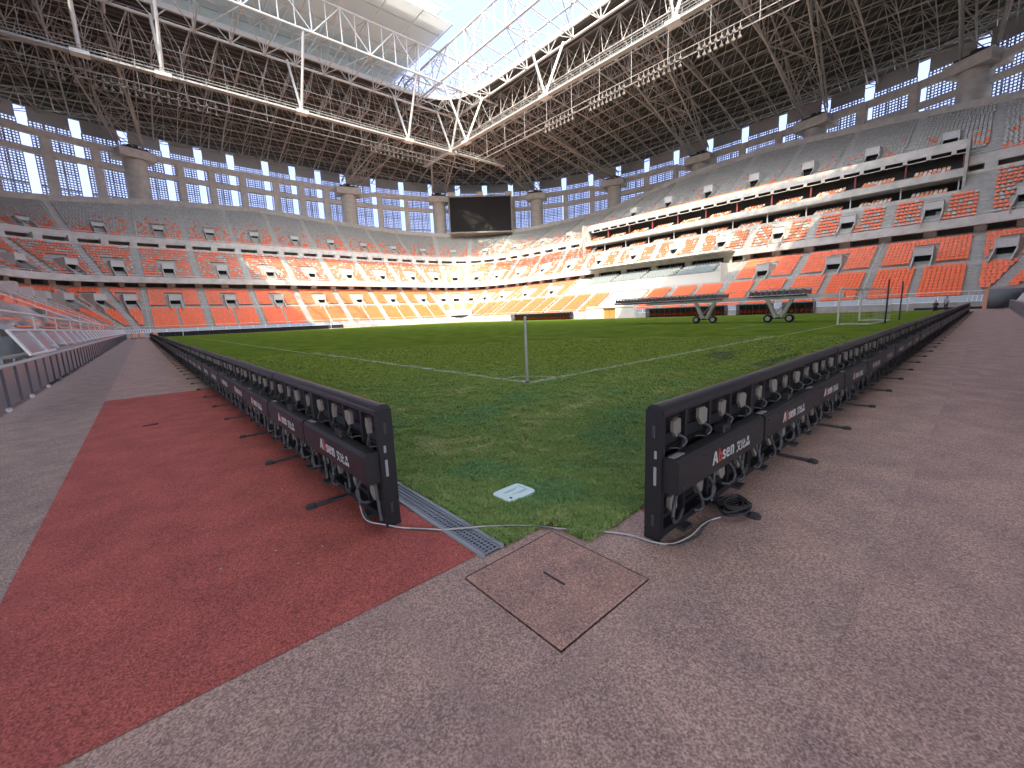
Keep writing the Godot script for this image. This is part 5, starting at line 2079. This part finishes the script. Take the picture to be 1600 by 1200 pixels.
func build_person(label: String, at: Vector3, turn: float, shirt: Material, seated: bool) -> void:
	var t := thing("person", label, "person", at, turn)
	var hip := 0.92 if not seated else 0.50
	var sh := hip + 0.50
	# head, neck, hands in skin; one continuous body underneath, clothes as shells over it
	var bones := []
	bones.append([Vector3(0, hip, 0), Vector3(0, hip + 0.28, 0.0), 0.125, 0.12])
	bones.append([Vector3(0, hip + 0.28, 0), Vector3(0, sh - 0.03, 0), 0.125, 0.14])
	bones.append([Vector3(0, sh, 0), Vector3(0, sh + 0.14, 0.01), 0.055, 0.055])
	bones.append([Vector3(0, sh + 0.20, 0.015), Vector3(0, sh + 0.26, 0.005), 0.080, 0.088])
	bones.append([Vector3(0, sh + 0.185, 0.09), Vector3(0, sh + 0.21, 0.085), 0.012, 0.010])
	var cl := []
	var tr := []
	for s in [-1, 1]:
		var shp := Vector3(s * 0.17, sh - 0.03, 0)
		var el := Vector3(s * 0.23, sh - 0.30, -0.02)
		var wr := Vector3(s * 0.20, sh - 0.50, 0.12)
		bones.append([shp, el, 0.052, 0.042])
		bones.append([el, wr, 0.040, 0.030])
		bones.append([wr, wr + Vector3(0, -0.08, 0.03), 0.032, 0.026])
		for q in 4:
			bones.append([wr + Vector3((q - 1.5) * 0.018, -0.08, 0.03), wr + Vector3((q - 1.5) * 0.02, -0.145 + 0.008 * absf(q - 1.3), 0.045), 0.010, 0.008])
		bones.append([wr + Vector3(-s * 0.03, -0.03, 0.02), wr + Vector3(-s * 0.05, -0.08, 0.045), 0.011, 0.009])
		cl.append([shp, el.lerp(shp, 0.2), 0.070, 0.062])
		var hp := Vector3(s * 0.09, hip - 0.02, 0)
		var kn := Vector3(s * 0.10, hip - 0.45, 0.02) if not seated else Vector3(s * 0.13, hip - 0.02, 0.42)
		var an := Vector3(s * 0.11, 0.07, -0.03) if not seated else Vector3(s * 0.13, 0.07, 0.40)
		bones.append([hp, kn, 0.085, 0.058])
		bones.append([kn, an, 0.056, 0.042])
		bones.append([an + Vector3(0, -0.03, 0), an + Vector3(0, -0.035, 0.16), 0.042, 0.036])
		tr.append([hp, kn, 0.098, 0.072])
		tr.append([kn, an + Vector3(0, 0.03, 0), 0.070, 0.058])
	cl.append([Vector3(0, hip - 0.02, 0), Vector3(0, sh - 0.06, 0), 0.145, 0.155])
	cl.append([Vector3(-0.14, sh - 0.04, 0), Vector3(0.14, sh - 0.04, 0), 0.08, 0.08])
	tr.append([Vector3(-0.05, hip + 0.0, 0), Vector3(0.05, hip + 0.0, 0), 0.138, 0.138])
	part(t, "body", body_mesh(bones, 0.02), M.skin)
	part(t, "shirt", body_mesh(cl, 0.025), shirt)
	part(t, "trousers", body_mesh(tr, 0.025), M.trousers)
	part(t, "hair", body_mesh([[Vector3(0, sh + 0.27, -0.02), Vector3(0, sh + 0.22, -0.035), 0.090, 0.085]], 0.02), M.hole)
	if seated:
		var mb := MB.new()
		mb.box(Vector3(0, 0.18, 0.0), Vector3(0.5, 0.36, 0.45))
		part(t, "crate_seat", mb, M.rubber)

func build_things() -> void:
	build_goal(Vector3(34, 0, 0), 0.0, "white football goal with a net standing on the near goal line at the right")
	build_goal(Vector3(34, 0, -105), PI, "small distant white football goal at the far end of the pitch")
	build_pole("corner_flagpole", "grey corner pole without a flag at the nearest corner of the pitch", "corner pole", Vector3(0.06, 0, 0.0), 1.5, 0.031, M.flag_pole)
	build_pole("corner_flagpole", "white corner pole at the far right end of the goal line", "corner pole", Vector3(68, 0, 0), 1.5, 0.045, M.goal_white)
	build_pole("corner_flagpole", "white corner pole at the far left corner of the pitch", "corner pole", Vector3(0, 0, -105), 1.5, 0.07, M.goal_white)
	build_pole("net_pole", "tall dark blue net pole behind the near goal, closer of the two", "pole", Vector3(32.4, 0, 2.25), 2.95, 0.05, M.pole_blue)
	build_pole("net_pole", "tall dark blue net pole behind the near goal, farther of the two", "pole", Vector3(38.9, 0, 2.3), 2.95, 0.05, M.pole_blue)
	build_rig("white grow-light trailer with a long lamp boom, left of the two", Vector3(36.9, 0, -12.25), 8.2, -6.5, -10.0, 1.9, 0.0)
	build_rig("white grow-light trailer with a short boom behind the goal, right of the two", Vector3(36.4, 0, -5.45), 4.6, -3.0, -2.2, 2.2, -0.05)
	build_dugout("long dark team dugout with orange seats left of the grow-light trailers", -41.0, -25.0, 74.4)
	build_dugout("short dark dugout with orange seats behind the left grow-light trailer", -23.0, -17.5, 74.4)
	build_dugout("short dark dugout behind the right grow-light trailer", -15.8, -11.5, 74.4)
	build_dugout("sunlit team dugout left of the gold tunnel doors", -84.0, -62.0, 74.4)
	# players' tunnel with gold doors in the middle of the right side
	var t := thing("players_tunnel", "white walled players' tunnel with gold doors halfway along the right side", "tunnel", Vector3(76.6, 0, -52.0))
	var mb := MB.new()
	for e in [[-4.2, 5.2], [4.2, 5.0]]:
		mb.box(Vector3(0, 1.2, e[0]), Vector3(0.8, 2.4, e[1]))
	mb.box(Vector3(0, 2.65, 0), Vector3(1.0, 0.5, 13.2))
	part(t, "portal_wall", mb, M.white_wall)
	for s in [-1, 1]:
		mb = MB.new()
		mb.box(Vector3(-0.1, 1.2, s * 0.8), Vector3(0.2, 2.35, 1.5))
		part(t, "door", mb, M.gold)
	mb = MB.new()
	for k in 8:
		mb.box(Vector3(2.6 + k * 0.8, 1.6 + k * 0.45, 0), Vector3(0.8, 3.0, 9.0))
	part(t, "sloping_roof", mb, M.white_wall)
	# portal in the far corner
	var ci := 12 * SUB
	var q := pt(ci, -0.6, 0)
	var outd := Vector3(st_n[ci].x, 0, st_n[ci].y)
	t = thing("corner_portal", "white box portal with a dark opening in the far corner of the pitch", "tunnel", q)
	t.basis = Basis(Vector3.UP.cross(outd), Vector3.UP, outd)
	mb = MB.new()
	for s in [-1, 1]:
		mb.box(Vector3(s * 3.6, 1.6, 2.4), Vector3(1.2, 3.2, 5.0))
	mb.box(Vector3(0, 3.3, 2.4), Vector3(8.4, 1.8, 5.1))
	part(t, "portal_walls", mb, M.white_wall)
	mb = MB.new()
	mb.box(Vector3(0, 1.2, 1.6), Vector3(6.0, 2.4, 0.2))
	part(t, "opening", mb, M.suite_dark)
	# dark advertising strip at the foot of the far end wall
	t = thing("far_end_boards", "dark strip of advertising boards along the foot of the far end stand", "LED board", Vector3(17, 0, -112.2))
	for k in 20:
		mb = MB.new()
		mb.box(Vector3(-21 + k * 2.05, 0.5, 0), Vector3(2.03, 1.0, 0.12))
		part(t, "board", mb, M.board_black)
	t = thing("far_side_kerb", "low dark kerb closing the far end of the right-hand track", "kerb", Vector3(75.6, 0, 6.5))
	mb = MB.new()
	mb.box(Vector3(0, 0.15, -2), Vector3(0.3, 0.3, 9.0))
	part(t, "strip", mb, M.board_black)
	# water barriers far left, end of the track
	for e in [[-6.6, -108.0, "pale orange block standing at the far end of the left-hand track"], [-7.8, -107.0, "pale orange block beside the barrier at the far end of the left-hand track"], [-4.4, -111.0, "pale orange block just past the end of the left-hand boards"]]:
		t = thing("safety_block", e[2], "safety block", Vector3(e[0], 0, e[1]), 0.2, "orange blocks at the far end of the left-hand track")
		mb = MB.new()
		mb.cbox(Vector3(0, 0.55, 0), Vector3(0.85, 1.1, 0.6), 0.1)
		part(t, "body", mb, M.bollard)
		mb = MB.new()
		mb.cbox(Vector3(0, 0.06, 0), Vector3(1.0, 0.12, 0.7), 0.05)
		part(t, "foot", mb, M.rubber)
	build_person("standing person in a pale shirt and dark trousers by the end of the right-hand boards", Vector3(69.6, 0, 3.4), -2.0, M.shirt_pale, false)
	build_person("person in dark clothes sitting beside the pale-shirted one", Vector3(69.0, 0, 2.5), -1.6, M.shirt_dark, true)
	# glass-fronted box at the far right corner
	t = thing("corner_booth", "low glass-sided booth at the far end of the right-hand track", "booth", Vector3(72.0, 0, 9.5))
	mb = MB.new()
	mb.box(Vector3(0, 1.2, 0), Vector3(0.12, 2.2, 5.5))
	part(t, "glass_front", mb, M.glass_dark)
	mb = MB.new()
	mb.box(Vector3(0, 1.25, -2.9), Vector3(0.5, 2.5, 0.35))
	part(t, "corner_post", mb, M.bollard)
	mb = MB.new()
	mb.box(Vector3(2.0, 2.5, 0), Vector3(4.2, 0.3, 5.8))
	part(t, "roof", mb, M.galvanised)

func _ready() -> void:
	# camera
	var cam := Camera3D.new()
	cam.name = "camera"
	cam.fov = 85.53
	cam.near = 0.05
	cam.far = 4000.0
	cam.transform = Transform3D(Basis.from_euler(Vector3(-0.1637, -0.7187, -0.0405), EULER_ORDER_YXZ), Vector3(-6.4743, 1.5819, 6.9275))
	add_child(cam)
	cam.current = true
	# sky, exposure
	var env := Environment.new()
	env.background_mode = Environment.BG_SKY
	var sky := Sky.new()
	var sm := PhysicalSkyMaterial.new()      # hazy tropical air: white glare round the sun behind the viewer, blue opposite
	sm.rayleigh_coefficient = 2.5
	sm.rayleigh_color = Color(0.02, 0.28, 0.6)
	sm.mie_coefficient = 0.005
	sm.mie_eccentricity = 0.9
	sm.mie_color = Color(1.0, 0.98, 0.8)
	sm.turbidity = 260.0
	sm.ground_color = Color(0.3, 0.3, 0.28)
	sm.energy_multiplier = 4.0
	sky.sky_material = sm
	env.sky = sky
	env.tonemap_mode = Environment.TONE_MAPPER_LINEAR
	env.background_energy_multiplier = 0.82
	env.tonemap_exposure = 17.0
	env.sdfgi_enabled = true
	env.ssao_enabled = true
	env.ssil_enabled = true
	var we := WorldEnvironment.new()
	we.name = "world"
	we.environment = env
	add_child(we)
	# sun: high behind the viewer's left shoulder, shining through the roof opening on the far corner
	var sun := DirectionalLight3D.new()
	sun.name = "sun"
	sun.light_energy = 0.6
	sun.light_angular_distance = 0.5
	sun.light_color = Color(0.56, 0.515, 0.44)
	sun.shadow_enabled = true
	add_child(sun)
	sun.look_at_from_position(Vector3.ZERO, Vector3(0.63, -1.0, -0.62), Vector3.UP)
	rng.seed = 1
	make_materials()
	make_plan()
	build_ground()
	rng.seed = 2
	build_bowl()
	print("bowl done")
	build_suites()
	build_colonnade()
	build_roof()
	print("roof done")
	build_boards()
	build_barriers()
	build_things()
	put_seats()
	print("done")
